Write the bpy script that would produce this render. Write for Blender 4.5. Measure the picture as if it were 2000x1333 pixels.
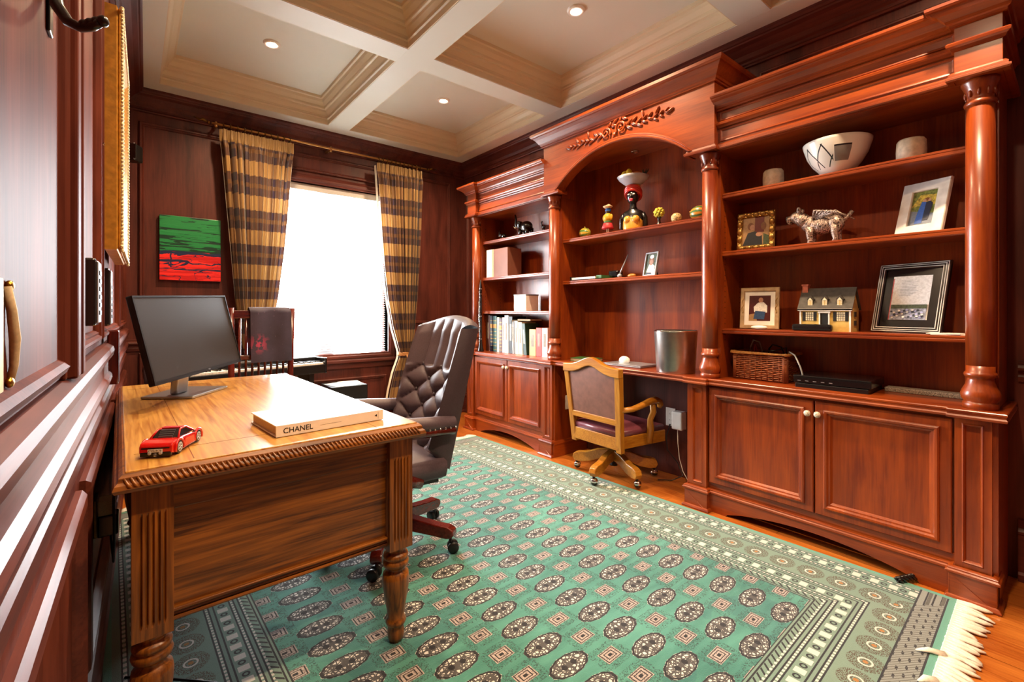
import bpy, bmesh, math, random
from mathutils import Vector, Matrix
random.seed(7)
SC = bpy.context.scene
for o in list(bpy.data.objects): bpy.data.objects.remove(o)
COL = SC.collection
PI = math.pi

# ------------------------------------------------------------------ camera, world, lights, exposure
cd = bpy.data.cameras.new('camera'); cam = bpy.data.objects.new('camera', cd); COL.objects.link(cam)
cam.location = (0, 0, 1.17); cam.rotation_euler = (PI/2, 0, -0.68338)
cd.lens = 909.2*36/2000; cd.sensor_width = 36; cd.shift_y = -(666.5-608.4)/2000; cd.clip_start = .02
SC.camera = cam
SC.view_settings.view_transform = 'Standard'; SC.view_settings.look = 'None'
SC.view_settings.gamma = 1; SC.view_settings.use_curve_mapping = False
SC.view_settings.exposure = 0.9
SC.cycles.use_denoising = True; SC.cycles.adaptive_threshold = .025
SC.cycles.max_bounces = 6; SC.cycles.diffuse_bounces = 3; SC.cycles.glossy_bounces = 3
SC.cycles.sample_clamp_indirect = 6
w = bpy.data.worlds.new('overcast_sky'); SC.world = w; w.use_nodes = True
bg = w.node_tree.nodes['Background']; bg.inputs[0].default_value = (.93, .97, 1, 1); bg.inputs[1].default_value = 44.0
def portal(name, loc, rot, sx, sy):
    l = bpy.data.lights.new(name, 'AREA'); l.shape = 'RECTANGLE'; l.size = sx; l.size_y = sy
    l.cycles.is_portal = True
    o = bpy.data.objects.new(name, l); COL.objects.link(o); o.location = loc; o.rotation_euler = rot
POT_W = 98
portal("window_portal", (1.515, 4.80, 1.54), (-PI/2, 0, 0), 1.15, 1.75)

# ------------------------------------------------------------------ mesh helpers
class MB:
    def __init__(s): s.v=[]; s.f=[]; s.m=[]; s.s=[]; s.k=0
    def add(s, vs, fs, smooth=False):
        b=len(s.v); s.v += [tuple(p) for p in vs]
        for f in fs: s.f.append([b+i for i in f]); s.m.append(s.k); s.s.append(smooth)
        return s
    def hexa(s, p): return s.add(p, [(0,3,2,1),(4,5,6,7),(0,1,5,4),(1,2,6,5),(2,3,7,6),(3,0,4,7)])
    def box(s,x0,x1,y0,y1,z0,z1):
        return s.hexa([(x0,y0,z0),(x1,y0,z0),(x1,y1,z0),(x0,y1,z0),(x0,y0,z1),(x1,y0,z1),(x1,y1,z1),(x0,y1,z1)])
    def pbox(s,P,u0,u1,v0,v1,n0,n1):
        return s.hexa([P(u0,v0,n0),P(u1,v0,n0),P(u1,v1,n0),P(u0,v1,n0),P(u0,v0,n1),P(u1,v0,n1),P(u1,v1,n1),P(u0,v1,n1)])
    def ring(s,P,u0,u1,v0,v1,prof,smooth=False):
        n=len(prof); vs=[]
        for (i,h) in prof: vs += [P(u0+i,v0+i,h),P(u1-i,v0+i,h),P(u1-i,v1-i,h),P(u0+i,v1-i,h)]
        fs=[(4*k+j,4*k+(j+1)%4,4*k+4+(j+1)%4,4*k+4+j) for k in range(n-1) for j in range(4)]
        return s.add(vs,fs,smooth)
    def prism(s,poly,fn,a0,a1):                 # poly of 2-D points, fn(p,q,a) -> xyz
        n=len(poly); vs=[fn(p,q,a0) for p,q in poly]+[fn(p,q,a1) for p,q in poly]
        fs=[tuple(range(n))[::-1],tuple(range(n,2*n))]+[(i,(i+1)%n,n+(i+1)%n,n+i) for i in range(n)]
        return s.add(vs,fs)
    def lathe(s,prof,c=(0,0,0),n=20,M=None,smooth=True,caps=True):
        vs=[]
        for r,z in prof:
            for k in range(n):
                a=2*PI*k/n; p=Vector((r*math.cos(a),r*math.sin(a),z))
                if M is not None: p=M@p
                vs.append((p.x+c[0],p.y+c[1],p.z+c[2]))
        m=len(prof); fs=[(i*n+k,i*n+(k+1)%n,(i+1)*n+(k+1)%n,(i+1)*n+k) for i in range(m-1) for k in range(n)]
        if caps: fs += [tuple(range(n))[::-1],tuple((m-1)*n+k for k in range(n))]
        return s.add(vs,fs,smooth)
    def tube(s,pts,r,n=8,smooth=True,sy=1.0,up=None):
        pts=[Vector(p) for p in pts]; m=len(pts); vs=[]
        rr=r if isinstance(r,(list,tuple)) else [r]*m
        a=Vector(up) if up else None
        for i,p in enumerate(pts):
            t=(pts[min(i+1,m-1)]-pts[max(i-1,0)]).normalized()
            if a is None:
                a=t.orthogonal()
            a=(a-t*a.dot(t))
            if a.length<1e-6: a=t.orthogonal()
            a.normalize(); b=t.cross(a)
            for k in range(n):
                an=2*PI*(k+.5)/n; vs.append(p+a*(rr[i]*math.cos(an))+b*(rr[i]*sy*math.sin(an)))
        fs=[(i*n+k,i*n+(k+1)%n,(i+1)*n+(k+1)%n,(i+1)*n+k) for i in range(m-1) for k in range(n)]
        fs += [tuple(range(n))[::-1],tuple((m-1)*n+k for k in range(n))]
        return s.add(vs,fs,smooth)
    def ell(s,c,r,n=14,m=9,M=None,smooth=True):
        if not isinstance(r,(tuple,list)): r=(r,r,r)
        vs=[]
        for i in range(m+1):
            th=PI*i/m
            for k in range(n):
                a=2*PI*k/n; p=Vector((r[0]*math.sin(th)*math.cos(a),r[1]*math.sin(th)*math.sin(a),r[2]*math.cos(th)))
                if M is not None: p=M@p
                vs.append((p.x+c[0],p.y+c[1],p.z+c[2]))
        fs=[(i*n+k,i*n+(k+1)%n,(i+1)*n+(k+1)%n,(i+1)*n+k) for i in range(m) for k in range(n)]
        return s.add(vs,fs,smooth)
    def sweep(s,path,prof,side=1,closed=False,smooth=False):   # plan path, profile (outward, z), mitred
        n=len(path); pts=[Vector(p) for p in path]; mit=[]
        for i in range(n):
            ds=[]
            if i>0 or closed: ds.append((pts[i]-pts[i-1]).normalized())
            if i<n-1 or closed: ds.append((pts[(i+1)%n]-pts[i]).normalized())
            ns=[Vector((d.y,-d.x))*side for d in ds]
            if len(ns)==1: mit.append(ns[0])
            else:
                b=(ns[0]+ns[1]); mit.append(b/max(.2,(1+ns[0].dot(ns[1]))))
        k=len(prof); vs=[]
        for i in range(n):
            for o,z in prof: vs.append((pts[i].x+mit[i].x*o,pts[i].y+mit[i].y*o,z))
        rng=range(n if closed else n-1)
        fs=[(i*k+j,((i+1)%n)*k+j,((i+1)%n)*k+j+1,i*k+j+1) for i in rng for j in range(k-1)]
        if not closed: fs += [tuple(range(k)),tuple((n-1)*k+j for j in range(k))[::-1]]
        return s.add(vs,fs,smooth)
    def grid(s,fn,nu,nv,smooth=True,wrap=False):
        vs=[fn(i/(nu),j/(nv)) for j in range(nv+1) for i in range(nu+1)]
        fs=[(j*(nu+1)+i,j*(nu+1)+i+1,(j+1)*(nu+1)+i+1,(j+1)*(nu+1)+i) for j in range(nv) for i in range(nu)]
        return s.add(vs,fs,smooth)

def mesh(name, mb, mats):
    me=bpy.data.meshes.new(name); me.from_pydata(mb.v,[],mb.f); 
    for m in (mats if isinstance(mats,(list,tuple)) else [mats]): me.materials.append(m)
    me.polygons.foreach_set('material_index',mb.m); me.polygons.foreach_set('use_smooth',mb.s)
    bm=bmesh.new(); bm.from_mesh(me); bmesh.ops.remove_doubles(bm,verts=bm.verts,dist=1e-6)
    bmesh.ops.recalc_face_normals(bm,faces=bm.faces); bm.to_mesh(me); bm.free(); me.update()
    return me
def obj(name, mb, mats, parent=None, bevel=0, sub=0, at=None, seg=2, ang=40):
    me = mb if isinstance(mb,bpy.types.Mesh) else mesh(name,mb,mats)
    o=bpy.data.objects.new(name,me); COL.objects.link(o)
    if parent is not None:
        o.parent=parent
        if parent.get('_w'):                     # world-authored part: undo the root's own location
            r=parent
            o.location=-Vector(r.location) if r.parent is None else (0,0,0)
    if at is not None: o.location=at
    if bevel:
        b=o.modifiers.new('bevel','BEVEL'); b.width=bevel; b.segments=seg; b.limit_method='ANGLE'; b.angle_limit=math.radians(ang)
    if sub:
        b=o.modifiers.new('sub','SUBSURF'); b.levels=sub; b.render_levels=sub
    return o
def tag(o,label,cat,group=None):
    o['label']=label; o['category']=cat
    if group: o['group']=group
    return o
def thing(name,label,cat,loc=(0,0,0),rz=0,group=None,world=False):
    o=bpy.data.objects.new(name,None); COL.objects.link(o); o.location=loc; o.rotation_euler=(0,0,rz)
    o.empty_display_size=.05
    if world: o['_w']=1
    return tag(o,label,cat,group)
def struct(o): o['kind']='structure'; return o
def copy_tree(o,parent=None):
    c=o.copy(); COL.objects.link(c)
    if parent is not None: c.parent=parent
    for ch in list(o.children): copy_tree(ch,c)
    return c
def PX(x0): return lambda u,v,n:(x0-n,u,v)
def PY(y0): return lambda u,v,n:(u,y0-n,v)
def LX(y): return -.055-.0169*(4.56-y)
def PL(u,v,n): return (LX(u)+n,u,v)
def text_mesh(body,size,depth=.0006,align='CENTER'):
    cu=bpy.data.curves.new('t','FONT'); cu.body=body; cu.size=size; cu.extrude=depth; cu.align_x=align; cu.align_y='CENTER'
    o=bpy.data.objects.new('t',cu); COL.objects.link(o)
    dg=bpy.context.evaluated_depsgraph_get(); me=bpy.data.meshes.new_from_object(o.evaluated_get(dg))
    bpy.data.objects.remove(o); bpy.data.curves.remove(cu); return me

# ------------------------------------------------------------------ materials
def lin(h):
    h=h.lstrip('#'); c=[int(h[i:i+2],16)/255 for i in (0,2,4)]
    return tuple(((x+.055)/1.055)**2.4 if x>.04045 else x/12.92 for x in c)+(1,)
def base(name,rough=.5,metal=0,coat=0,spec=.5):
    m=bpy.data.materials.new(name); m.use_nodes=True; nt=m.node_tree; b=nt.nodes['Principled BSDF']
    b.inputs['Roughness'].default_value=rough; b.inputs['Metallic'].default_value=metal
    b.inputs['Coat Weight'].default_value=coat; b.inputs['Coat Roughness'].default_value=.2
    b.inputs['Specular IOR Level'].default_value=spec
    return m,nt,b
def flat(name,col,rough=.5,metal=0,coat=0,var=.12,scale=30,bump=0,spec=.5,emit=0):
    m,nt,b=base(name,rough,metal,coat,spec); c=lin(col)
    tc=nt.nodes.new('ShaderNodeTexCoord'); n=nt.nodes.new('ShaderNodeTexNoise'); n.inputs['Scale'].default_value=scale
    nt.links.new(tc.outputs['Object'],n.inputs['Vector'])
    r=nt.nodes.new('ShaderNodeValToRGB'); r.color_ramp.elements[0].position=.3; r.color_ramp.elements[1].position=.7
    r.color_ramp.elements[0].color=tuple(x*(1-var) for x in c[:3])+(1,); r.color_ramp.elements[1].color=tuple(min(1,x*(1+var)) for x in c[:3])+(1,)
    nt.links.new(n.outputs['Fac'],r.inputs[0]); nt.links.new(r.outputs[0],b.inputs['Base Color'])
    if bump:
        bp=nt.nodes.new('ShaderNodeBump'); bp.inputs['Strength'].default_value=bump; bp.inputs['Distance'].default_value=.004
        nt.links.new(n.outputs['Fac'],bp.inputs['Height']); nt.links.new(bp.outputs[0],b.inputs['Normal'])
    if emit:
        b.inputs['Emission Color'].default_value=c; b.inputs['Emission Strength'].default_value=emit
    return m
def wood(name,dark,light,axis='z',rough=.3,coat=.3,scale=1.0,grain=.5,bump=.05):
    m,nt,b=base(name,rough,0,coat)
    L=nt.links.new; tc=nt.nodes.new('ShaderNodeTexCoord')
    def noise(sc,det,stretch):
        mp=nt.nodes.new('ShaderNodeMapping'); s=[sc]*3; s['xyz'.index(axis)]=sc/stretch; mp.inputs['Scale'].default_value=s
        n=nt.nodes.new('ShaderNodeTexNoise'); n.inputs['Scale'].default_value=1; n.inputs['Detail'].default_value=det; n.inputs['Distortion'].default_value=.6
        L(tc.outputs['Object'],mp.inputs[0]); L(mp.outputs[0],n.inputs['Vector']); return n.outputs['Fac']
    a=noise(9*scale,4,5); f=noise(110*scale,3,22)
    mx=nt.nodes.new('ShaderNodeMix'); mx.inputs[0].default_value=grain; L(a,mx.inputs[2]); L(f,mx.inputs[3])
    r=nt.nodes.new('ShaderNodeValToRGB'); e=r.color_ramp.elements; e[0].position=.36; e[1].position=.66; e[0].color=lin(dark); e[1].color=lin(light)
    L(mx.outputs[0],r.inputs[0]); L(r.outputs[0],b.inputs['Base Color'])
    bp=nt.nodes.new('ShaderNodeBump'); bp.inputs['Strength'].default_value=bump; bp.inputs['Distance'].default_value=.002
    L(f,bp.inputs['Height']); L(bp.outputs[0],b.inputs['Normal'])
    return m
CH=('#6c2407','#a0460f')
M={}
for ax in 'xyz':
    M['ch'+ax]=wood('cherry_'+ax,CH[0],CH[1],ax,rough=.36,coat=.4,grain=.35)
    M['wp'+ax]=wood('wall_panel_cherry_'+ax,'#431d17','#6c3429',ax,rough=.46,coat=.0,grain=.3)
    M['wp'+ax].node_tree.nodes['Principled BSDF'].inputs['Specular IOR Level'].default_value=.36
    M['oak'+ax]=wood('golden_oak_'+ax,'#8a4d12','#c98a38',ax,rough=.3,coat=.4,grain=.7,scale=.9,bump=.12)
    M['oakd'+ax]=wood('brown_oak_'+ax,'#421c05','#a8641f',ax,rough=.36,coat=.25,grain=.68,scale=.8,bump=.15)
    M['oaky'+ax]=wood('yellow_oak_'+ax,'#9a5c14','#c98b2c',ax,rough=.35,coat=.25,grain=.5)
    M['maho'+ax]=wood('dark_mahogany_'+ax,'#3a0c08','#6a1c10',ax,rough=.22,coat=.5,grain=.4)
M['desktop']=wood('polished_oak_top','#a4661c','#dca850','y',rough=.3,coat=.9,grain=.75,scale=.8,bump=.04)
M['desktop'].node_tree.nodes['Principled BSDF'].inputs['Coat Roughness'].default_value=.3
M['wl']=wood('satin_wall_cherry','#48201a','#70382a','z',rough=.5,coat=0,grain=.3)
M['wl'].node_tree.nodes['Principled BSDF'].inputs['Specular IOR Level'].default_value=.042
M['wt']=wood('glossy_wall_trim','#48201a','#70382a','y',rough=.4,coat=0,grain=.3)
M['wt'].node_tree.nodes['Principled BSDF'].inputs['Specular IOR Level'].default_value=.2
M['floor']=wood('floor_oak','#9a4a16','#c87830','y',rough=.3,coat=.3,grain=.5)
M['cream']=flat('cream_paint','#dcdfd2',.55,var=.02,scale=3)
M['warmcream']=flat('warm_lit_cream','#dccfb0',.45,var=.02,scale=3)  # coffer mouldings: the spots' orange light is put into this warmer cream
M['white']=flat('white_paint','#f2f0ea',.4,var=.03)
M['blind']=flat('white_blind_slat','#dcdcda',.45,var=.02)
M['black']=flat('black_plastic','#0c0c0e',.35,var=.1)
M['blackm']=flat('black_iron','#0b0a0b',.28,var=.2,coat=.3)
M['steel']=flat('brushed_steel','#b9b6b2',.3,metal=1,var=.06)
M['silver']=flat('silver_plastic','#b4bac2',.3,metal=.7,var=.04)
M['chrome']=flat('chrome','#d8d8d8',.12,metal=1,var=.03)
M['brass']=flat('aged_brass','#b08a3c',.3,metal=1,var=.2,scale=60)
M['brassd']=flat('dark_brass','#6a4a22',.35,metal=1,var=.2,scale=60)
M['gilt']=flat('gilt_frame','#c48d34',.36,metal=.25,var=.2,scale=45,bump=.2)
M['giltp']=flat('pale_gilt_lace','#d9c79a',.45,metal=.3,var=.3,scale=220,bump=.8)
M['leather']=flat('aubergine_leather','#54464f',.5,var=.12,scale=160,bump=.05,coat=.0)
M['leatherd']=flat('dark_aubergine_leather','#42363e',.5,var=.12,scale=160,bump=.05,coat=0)
M['plum']=flat('plum_seat_leather','#6a3440',.36,var=.14,scale=140,bump=.06,coat=.1)
M['brownpad']=flat('brown_suede_panel','#7c4f40',.6,var=.16,scale=25)
M['rubber']=flat('caster_rubber','#0d0d0e',.45,var=.1)
M['paper']=flat('white_paper','#f0eee8',.6,var=.03)
M['page']=flat('book_pages','#c9b28e',.7,var=.12,scale=260)
M['ink']=flat('black_ink','#151312',.6,var=.05)
M['glassy']=flat('picture_glass','#202020',.05,var=.02)
M['bulb']=flat('lamp_glow','#ffe2b8',.5,var=.01,emit=30)
# ------------------------------------------------------------------ room shell
XR,YB,YF,ZB,ZC=3.0,4.56,-.62,2.85,3.06
# floor: sub-floor slab with single oak planks running towards the window
fl=struct(obj('floor',MB().box(-.3,3.1,-1.6,4.9,-.12,-.022),M['floor']))
x=-.22; k=0; pw=.095
while x<3.02:
    y=-1.5-random.uniform(0,.9)
    while y<4.7:
        L=random.uniform(.9,1.7); y0,y1=max(y,-1.5),min(y+L,4.7)
        if y1-y0>.05:
            o=obj('plank',MB().box(x,x+pw-.002,y0,y1-.002,-.02,random.uniform(-.0008,.0)),M['floor'],fl)
            o.location=(0,0,0)
        y+=L
    x+=pw
# back wall with the window opening
WX0,WX1,WZ0,WZ1=.98,2.05,.70,2.365
mb=MB(); mb.box(-.5,WX0,YB,YB+.24,0,3.2); mb.box(WX1,XR+.3,YB,YB+.24,0,3.2); mb.box(WX0,WX1,YB,YB+.24,0,WZ0); mb.box(WX0,WX1,YB,YB+.24,WZ1,3.2)
wb=struct(obj('wall_back',mb,M['wpz']))
FR=[(0,0),(0,.014),(.006,.02),(.014,.02),(.02,.012),(.026,.014),(.032,.006),(.034,0)]
P=PY(YB)
for (a,b,c,d) in ((.035,.86,1.04,2.625),(2.22,2.80,1.04,2.625),(1.0,2.03,2.47,2.63),(.035,.86,.2,.85),(1.0,2.03,.2,.52),(2.22,2.80,.2,.85)):
    obj('panel_moulding',MB().ring(P,a,b,c,d,FR),M['wpz'],wb)
# right wall
wr=struct(obj('wall_right',MB().box(XR,XR+.2,YF,YB+.24,0,3.2),M['wpz']))
P=PX(XR)
for (a,b,c,d) in ((.30,1.26,2.46,2.64),(2.88,3.8,2.46,2.64),(-.5,.12,1.04,2.625),(-.5,.12,.33,.85),(4.0,4.5,1.04,2.625)):
    obj('panel_moulding',MB().ring(P,a,b,c,d,FR),M['wpz'],wr)
# left wall (stands one degree out of square)
wl=struct(obj('wall_left',MB().pbox(PL,YF,YB+.24,0,3.2,-.2,0),M['wl']))
FR2=[(0,0),(0,.012),(.01,.022),(.03,.024),(.04,.014),(.055,.018),(.068,.006),(.07,0)]
for (a,b,c,d) in ((1.30,2.02,1.075,2.6),(2.12,3.3,1.075,2.6),(3.40,4.46,1.075,2.6)):
    obj('panel_moulding',MB().ring(PL,a,b,c,d,FR),M['wl'],wl)
for (a,b,c,d) in ((-.4,1.52,.24,.74),(1.60,2.9,.24,.74),(2.98,4.46,.24,.74)):
    obj('panel_moulding',MB().ring(PL,a,b,c,d,FR2),M['wt'],wl)
# front wall behind the camera, its doorway shut to cut the fill light
mb=MB(); mb.box(-.4,.65,YF-.16,YF,0,3.2); mb.box(1.45,XR+.2,YF-.16,YF,0,3.2); mb.box(.65,1.45,YF-.16,YF,2.1,3.2)
wf=struct(obj('wall_front',mb,M['wpz']))
d2=struct(obj('added_door',MB().box(.65,1.45,YF-.1,YF-.06,.0,2.1),M['wpz']))  # unseen door, added to hold back light from the sky
for a,b,c,d in ((.76,1.34,.2,.85),(.76,1.34,1.0,1.95)): obj('panel_moulding',MB().ring(lambda u,v,n:(u,YF-.06+n,v),a,b,c,d,[(0,0),(0,.012),(.012,.018),(.03,.0)]),M['wpz'],d2)
mb=MB()
for a,b,c,d in ((.55,.65,0,2.2),(1.45,1.55,0,2.2),(.55,1.55,2.1,2.2)): mb.box(a,b,YF,YF+.02,c,d)
struct(obj('trim_5',mb,M['wpz'],bevel=.004))
# door panel at the near end of the left wall
dr=struct(obj('door_1',MB().pbox(PL,.02,1.155,1.05,2.42,0,.012),M['wl']))
obj('panel_moulding',MB().ring(PL,.03,1.155,1.06,2.40,[(0,.012),(.0,.02),(.012,.026),(.02,.02),(.026,.012)]),M['wl'],dr)
mb=MB(); 
for a,b,h in ((1.155,1.175,.02),(1.175,1.225,.034),(1.225,1.245,.026),(1.245,1.275,.036)): mb.pbox(PL,a,b,1.045,2.5,0,h)
struct(obj('trim_6',mb,M['wl'],bevel=.005))
# chair rails, baseboards, cornice
CR=[(0,.86),(.012,.865),(.016,.885),(.012,.892),(.012,.905),(.03,.915),(.034,.925),(.03,.936),(.02,.94),(.02,.952),(0,.955)]
BBP=[(0,.0),(.022,.0),(.022,.02),(.016,.03),(.016,.185),(.02,.19),(.02,.2),(.01,.212),(.01,.222),(0,.226)]
def run(name,path,prof,mt): return struct(obj(name,MB().sweep(path,prof,side=1),mt))
L0,L1=(LX(YF),YF),(LX(YB),YB)
BK0,BK1=(L1[0],YB),(WX0-.09,YB)
run('trim_1',[(L1[0],YB),(WX0-.08,YB)],CR,M['wpx'])
run('trim_2',[(WX1+.08,YB),(XR,YB)],CR,M['wpx'])
run('trim_3',[(XR,YB),(XR,3.95)],CR,M['wpy']); run('trim_4',[(XR,.18),(XR,YF)],CR,M['wpy'])
LCR=[(0,.80),(.014,.81),(.018,.85),(.012,.86),(.012,.885),(.022,.89),(.03,.915),(.028,.93),(.018,.94),(.018,.985),(.032,1.0),(.036,1.02),(.032,1.035),(.016,1.045),(0,1.048)]
run('trim_7',[L0,L1],LCR,M['wt'])
run('baseboard_left',[L0,L1],BBP,M['wpy']); run('baseboard_back',[L1,(XR,YB)],BBP,M['wpx'])
run('baseboard_right',[(XR,YB),(XR,3.94)],BBP,M['wpy'])
RB=[(0,.0),(.03,.0),(.03,.03),(.02,.04),(.02,.2),(.026,.205),(.026,.215),(.016,.23),(.02,.24),(.01,.262),(0,.266)]
run('baseboard_front',[(XR,.18),(XR,YF)],RB,M['wpy'])
CO=[(0,2.70),(.014,2.70),(.018,2.71),(.012,2.72),(.012,2.735),(.024,2.745),(.034,2.77),(.07,2.80),(.095,2.812),(.1,2.82),(.108,2.822),(.118,2.832),(.118,2.852),(0,2.852)]
run('trim_8',[L0,L1,(XR,YB),(XR,YF)],CO,M['wpy'])
# coffered ceiling
ce=struct(obj('ceiling',MB().box(-.4,XR+.2,YF-.1,YB+.2,ZC,ZC+.1),M['cream']))
XS=[(.15,1.37),(1.555,2.752)]; YS=[(-.35,1.10),(1.285,2.735),(2.92,4.31)]
for a,b in ((-.3,.15),(1.37,1.555),(2.752,XR)): obj('beam',MB().box(a,b,YF,YB,ZB,ZC),M['cream'],ce)
for a,b in ((YF,-.35),(1.10,1.285),(2.735,2.92),(4.31,YB)): obj('beam',MB().box(-.3,XR,a,b,ZB+.0004,ZC),M['cream'],ce)
CM=[(.0,2.853),(.006,2.853),(.006,2.892),(.016,2.897),(.016,2.905),(.01,2.91),(.012,2.925),(.03,2.95),(.034,2.965),(.046,2.968),(.05,2.975),(.052,2.99),(.072,3.015),(.08,3.035),(.092,3.04),(.095,3.06)]
for (a,b) in XS:
    for (c,d) in YS:
        obj('coffer_moulding',MB().ring(lambda u,v,n:(u,v,n),a,b,c,d,CM),M['warmcream'],ce)
# recessed down-lights, one in each coffer
names=[['left coffer nearest the doorway','left coffer above the desk','left coffer beside the window'],['right coffer nearest the doorway','right coffer above the desk chair','small right coffer near the window corner']]
for i,(a,b) in enumerate(XS):
    for j,(c,d) in enumerate(YS):
        cx,cy=(a+b)/2,(c+d)/2
        t=thing('ceiling_spotlight','recessed round ceiling spotlight in the '+names[i][j],'spotlight',(cx,cy,ZC),group='recessed ceiling spotlights')
        obj('trim_ring',MB().lathe([(.036,-.0),(.036,-.012),(.05,-.012),(.056,-.004),(.056,0)],n=28,caps=False),M['white'],t)
        obj('bulb',MB().lathe([(.03,-.002),(.03,-.006),(.018,-.012),(.004,-.014)],n=20),M['bulb'],t)
        l=bpy.data.lights.new('spot_bulb','SPOT'); l.energy=POT_W; l.color=(1,.70,.42); l.spot_size=math.radians(150); l.spot_blend=.9; l.shadow_soft_size=.05
        o=bpy.data.objects.new('spot_bulb',l); COL.objects.link(o); o.parent=t; o.location=(0,0,-.03)
# window
wn=struct(bpy.data.objects.new('window_1',None)); COL.objects.link(wn); wn.location=(1.515,YB,WZ0); wn['_w']=1
mb=MB(); mb.ring(PY(YB),WX0-.075,WX1+.075,WZ0-.02,WZ1+.075,[(0,0),(0,.016),(.012,.024),(.024,.02),(.03,.026),(.05,.026),(.06,.016),(.075,.014),(.075,-.1)])
obj('casing',mb,M['wpx'],wn)
mb=MB(); mb.box(WX0-.09,WX1+.09,YB-.05,YB+.02,WZ0-.035,WZ0-.005); mb.box(WX0-.08,WX1+.08,YB-.022,YB,WZ0-.09,WZ0-.035)
obj('window_sill',mb,M['wpx'],wn,bevel=.006)
PW=PY(YB+.2)
mb=MB(); mb.ring(PW,WX0-.03,WX1+.03,WZ0-.03,WZ1+.03,[(0,0),(0,.07),(.055,.07),(.075,.04),(.075,0)])
obj('window_frame',mb,M['white'],wn)
obj('mullion',MB().box(1.38,1.54,YB+.11,YB+.2,WZ0,WZ1),flat('shaded_white_vinyl','#b8b8bc',.5,var=.03),wn,bevel=.006)  # white mullion; its shade against the daylight is put into the grey
gm,nt,b=base('window_glass',.03); b.inputs['Base Color'].default_value=(.9,.95,1,1)
tb=nt.nodes.new('ShaderNodeBsdfTransparent'); mxs=nt.nodes.new('ShaderNodeMixShader'); mxs.inputs[0].default_value=.06
nt.links.new(tb.outputs[0],mxs.inputs[1]); nt.links.new(b.outputs[0],mxs.inputs[2]); nt.links.new(mxs.outputs[0],nt.nodes['Material Output'].inputs[0])
for a,c in ((WX0,1.38),(1.54,WX1)): obj('pane',MB().box(a,c,YB+.165,YB+.167,WZ0,WZ1),gm,wn)
# venetian blind hanging in the opening
vb=thing('venetian_blind','white venetian blind with open slats hanging in the window','blind',(1.515,YB+.05,WZ0))
obj('headrail',MB().box(-.53,.53,-.03,.03,1.60,1.66),M['blind'],vb,bevel=.004)
obj('bottom_rail',MB().box(-.525,.525,-.014,.014,.03,.05),M['blind'],vb,bevel=.004)
mb=MB(); a=math.radians(12); c,s=math.cos(a)*.0125,math.sin(a)*.0125
mb.hexa([(-.525,-c,-s-.0004),(.525,-c,-s-.0004),(.525,c,s-.0004),(-.525,c,s-.0004),(-.525,-c,-s+.0004),(.525,-c,-s+.0004),(.525,c,s+.0004),(-.525,c,s+.0004)])
slat=mesh('slat',mb,M['blind'])
for k in range(66): obj('slat',slat,None,vb,at=(0,0,.066+k*.0232))
for xx in (-.42,-.02,.02,.42): obj('ladder_cord',MB().box(xx-.001,xx+.001,-.013,-.012,.04,1.6),M['blind'],vb)
obj('tilt_wand',MB().tube([(.46,-.035,1.6),(.462,-.04,1.2),(.465,-.045,.7)],.004,6),M['blind'],vb)
# ------------------------------------------------------------------ built-in cherry cabinets
def arch_toe(y0,y1,x0,x1,top):
    pts=[(y0,0),(y0+.11,0),(y0+.12,.012),(y0+.135,.016)]; n=14
    a,b=y0+.135,y1-.135
    for i in range(1,n): t=i/n; pts.append((a+(b-a)*t,.016+.052*math.sin(PI*t)**.8))
    pts += [(y1-.135,.016),(y1-.12,.012),(y1-.11,0),(y1,0),(y1,top),(y0,top)]
    mb=MB(); n=len(pts)
    # strip quads to keep the concave outline clean
    low=pts[:-2]; vs=[]; 
    for p,q in low: vs += [(x0,p,q),(x0,p,top),(x1,p,q),(x1,p,top)]
    fs=[]
    for i in range(len(low)-1):
        a=4*i; b=a+4; fs += [(a,b,b+1,a+1),(a+2,a+3,b+3,b+2),(a,a+2,b+2,b),(a+1,b+1,b+3,a+3)]
    fs += [(0,1,3,2),(len(vs)-4,len(vs)-2,len(vs)-1,len(vs)-3)]
    return mb.add(vs,fs)
CAPP=[(0,.104),(.004,.104),(.010,.110),(.010,.118),(.004,.122),(.004,.128),(-.004,.132),(-.012,.134)]
SHOE=[(0,0),(.012,0),(.014,.006),(.008,.016),(0,.02)]
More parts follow.
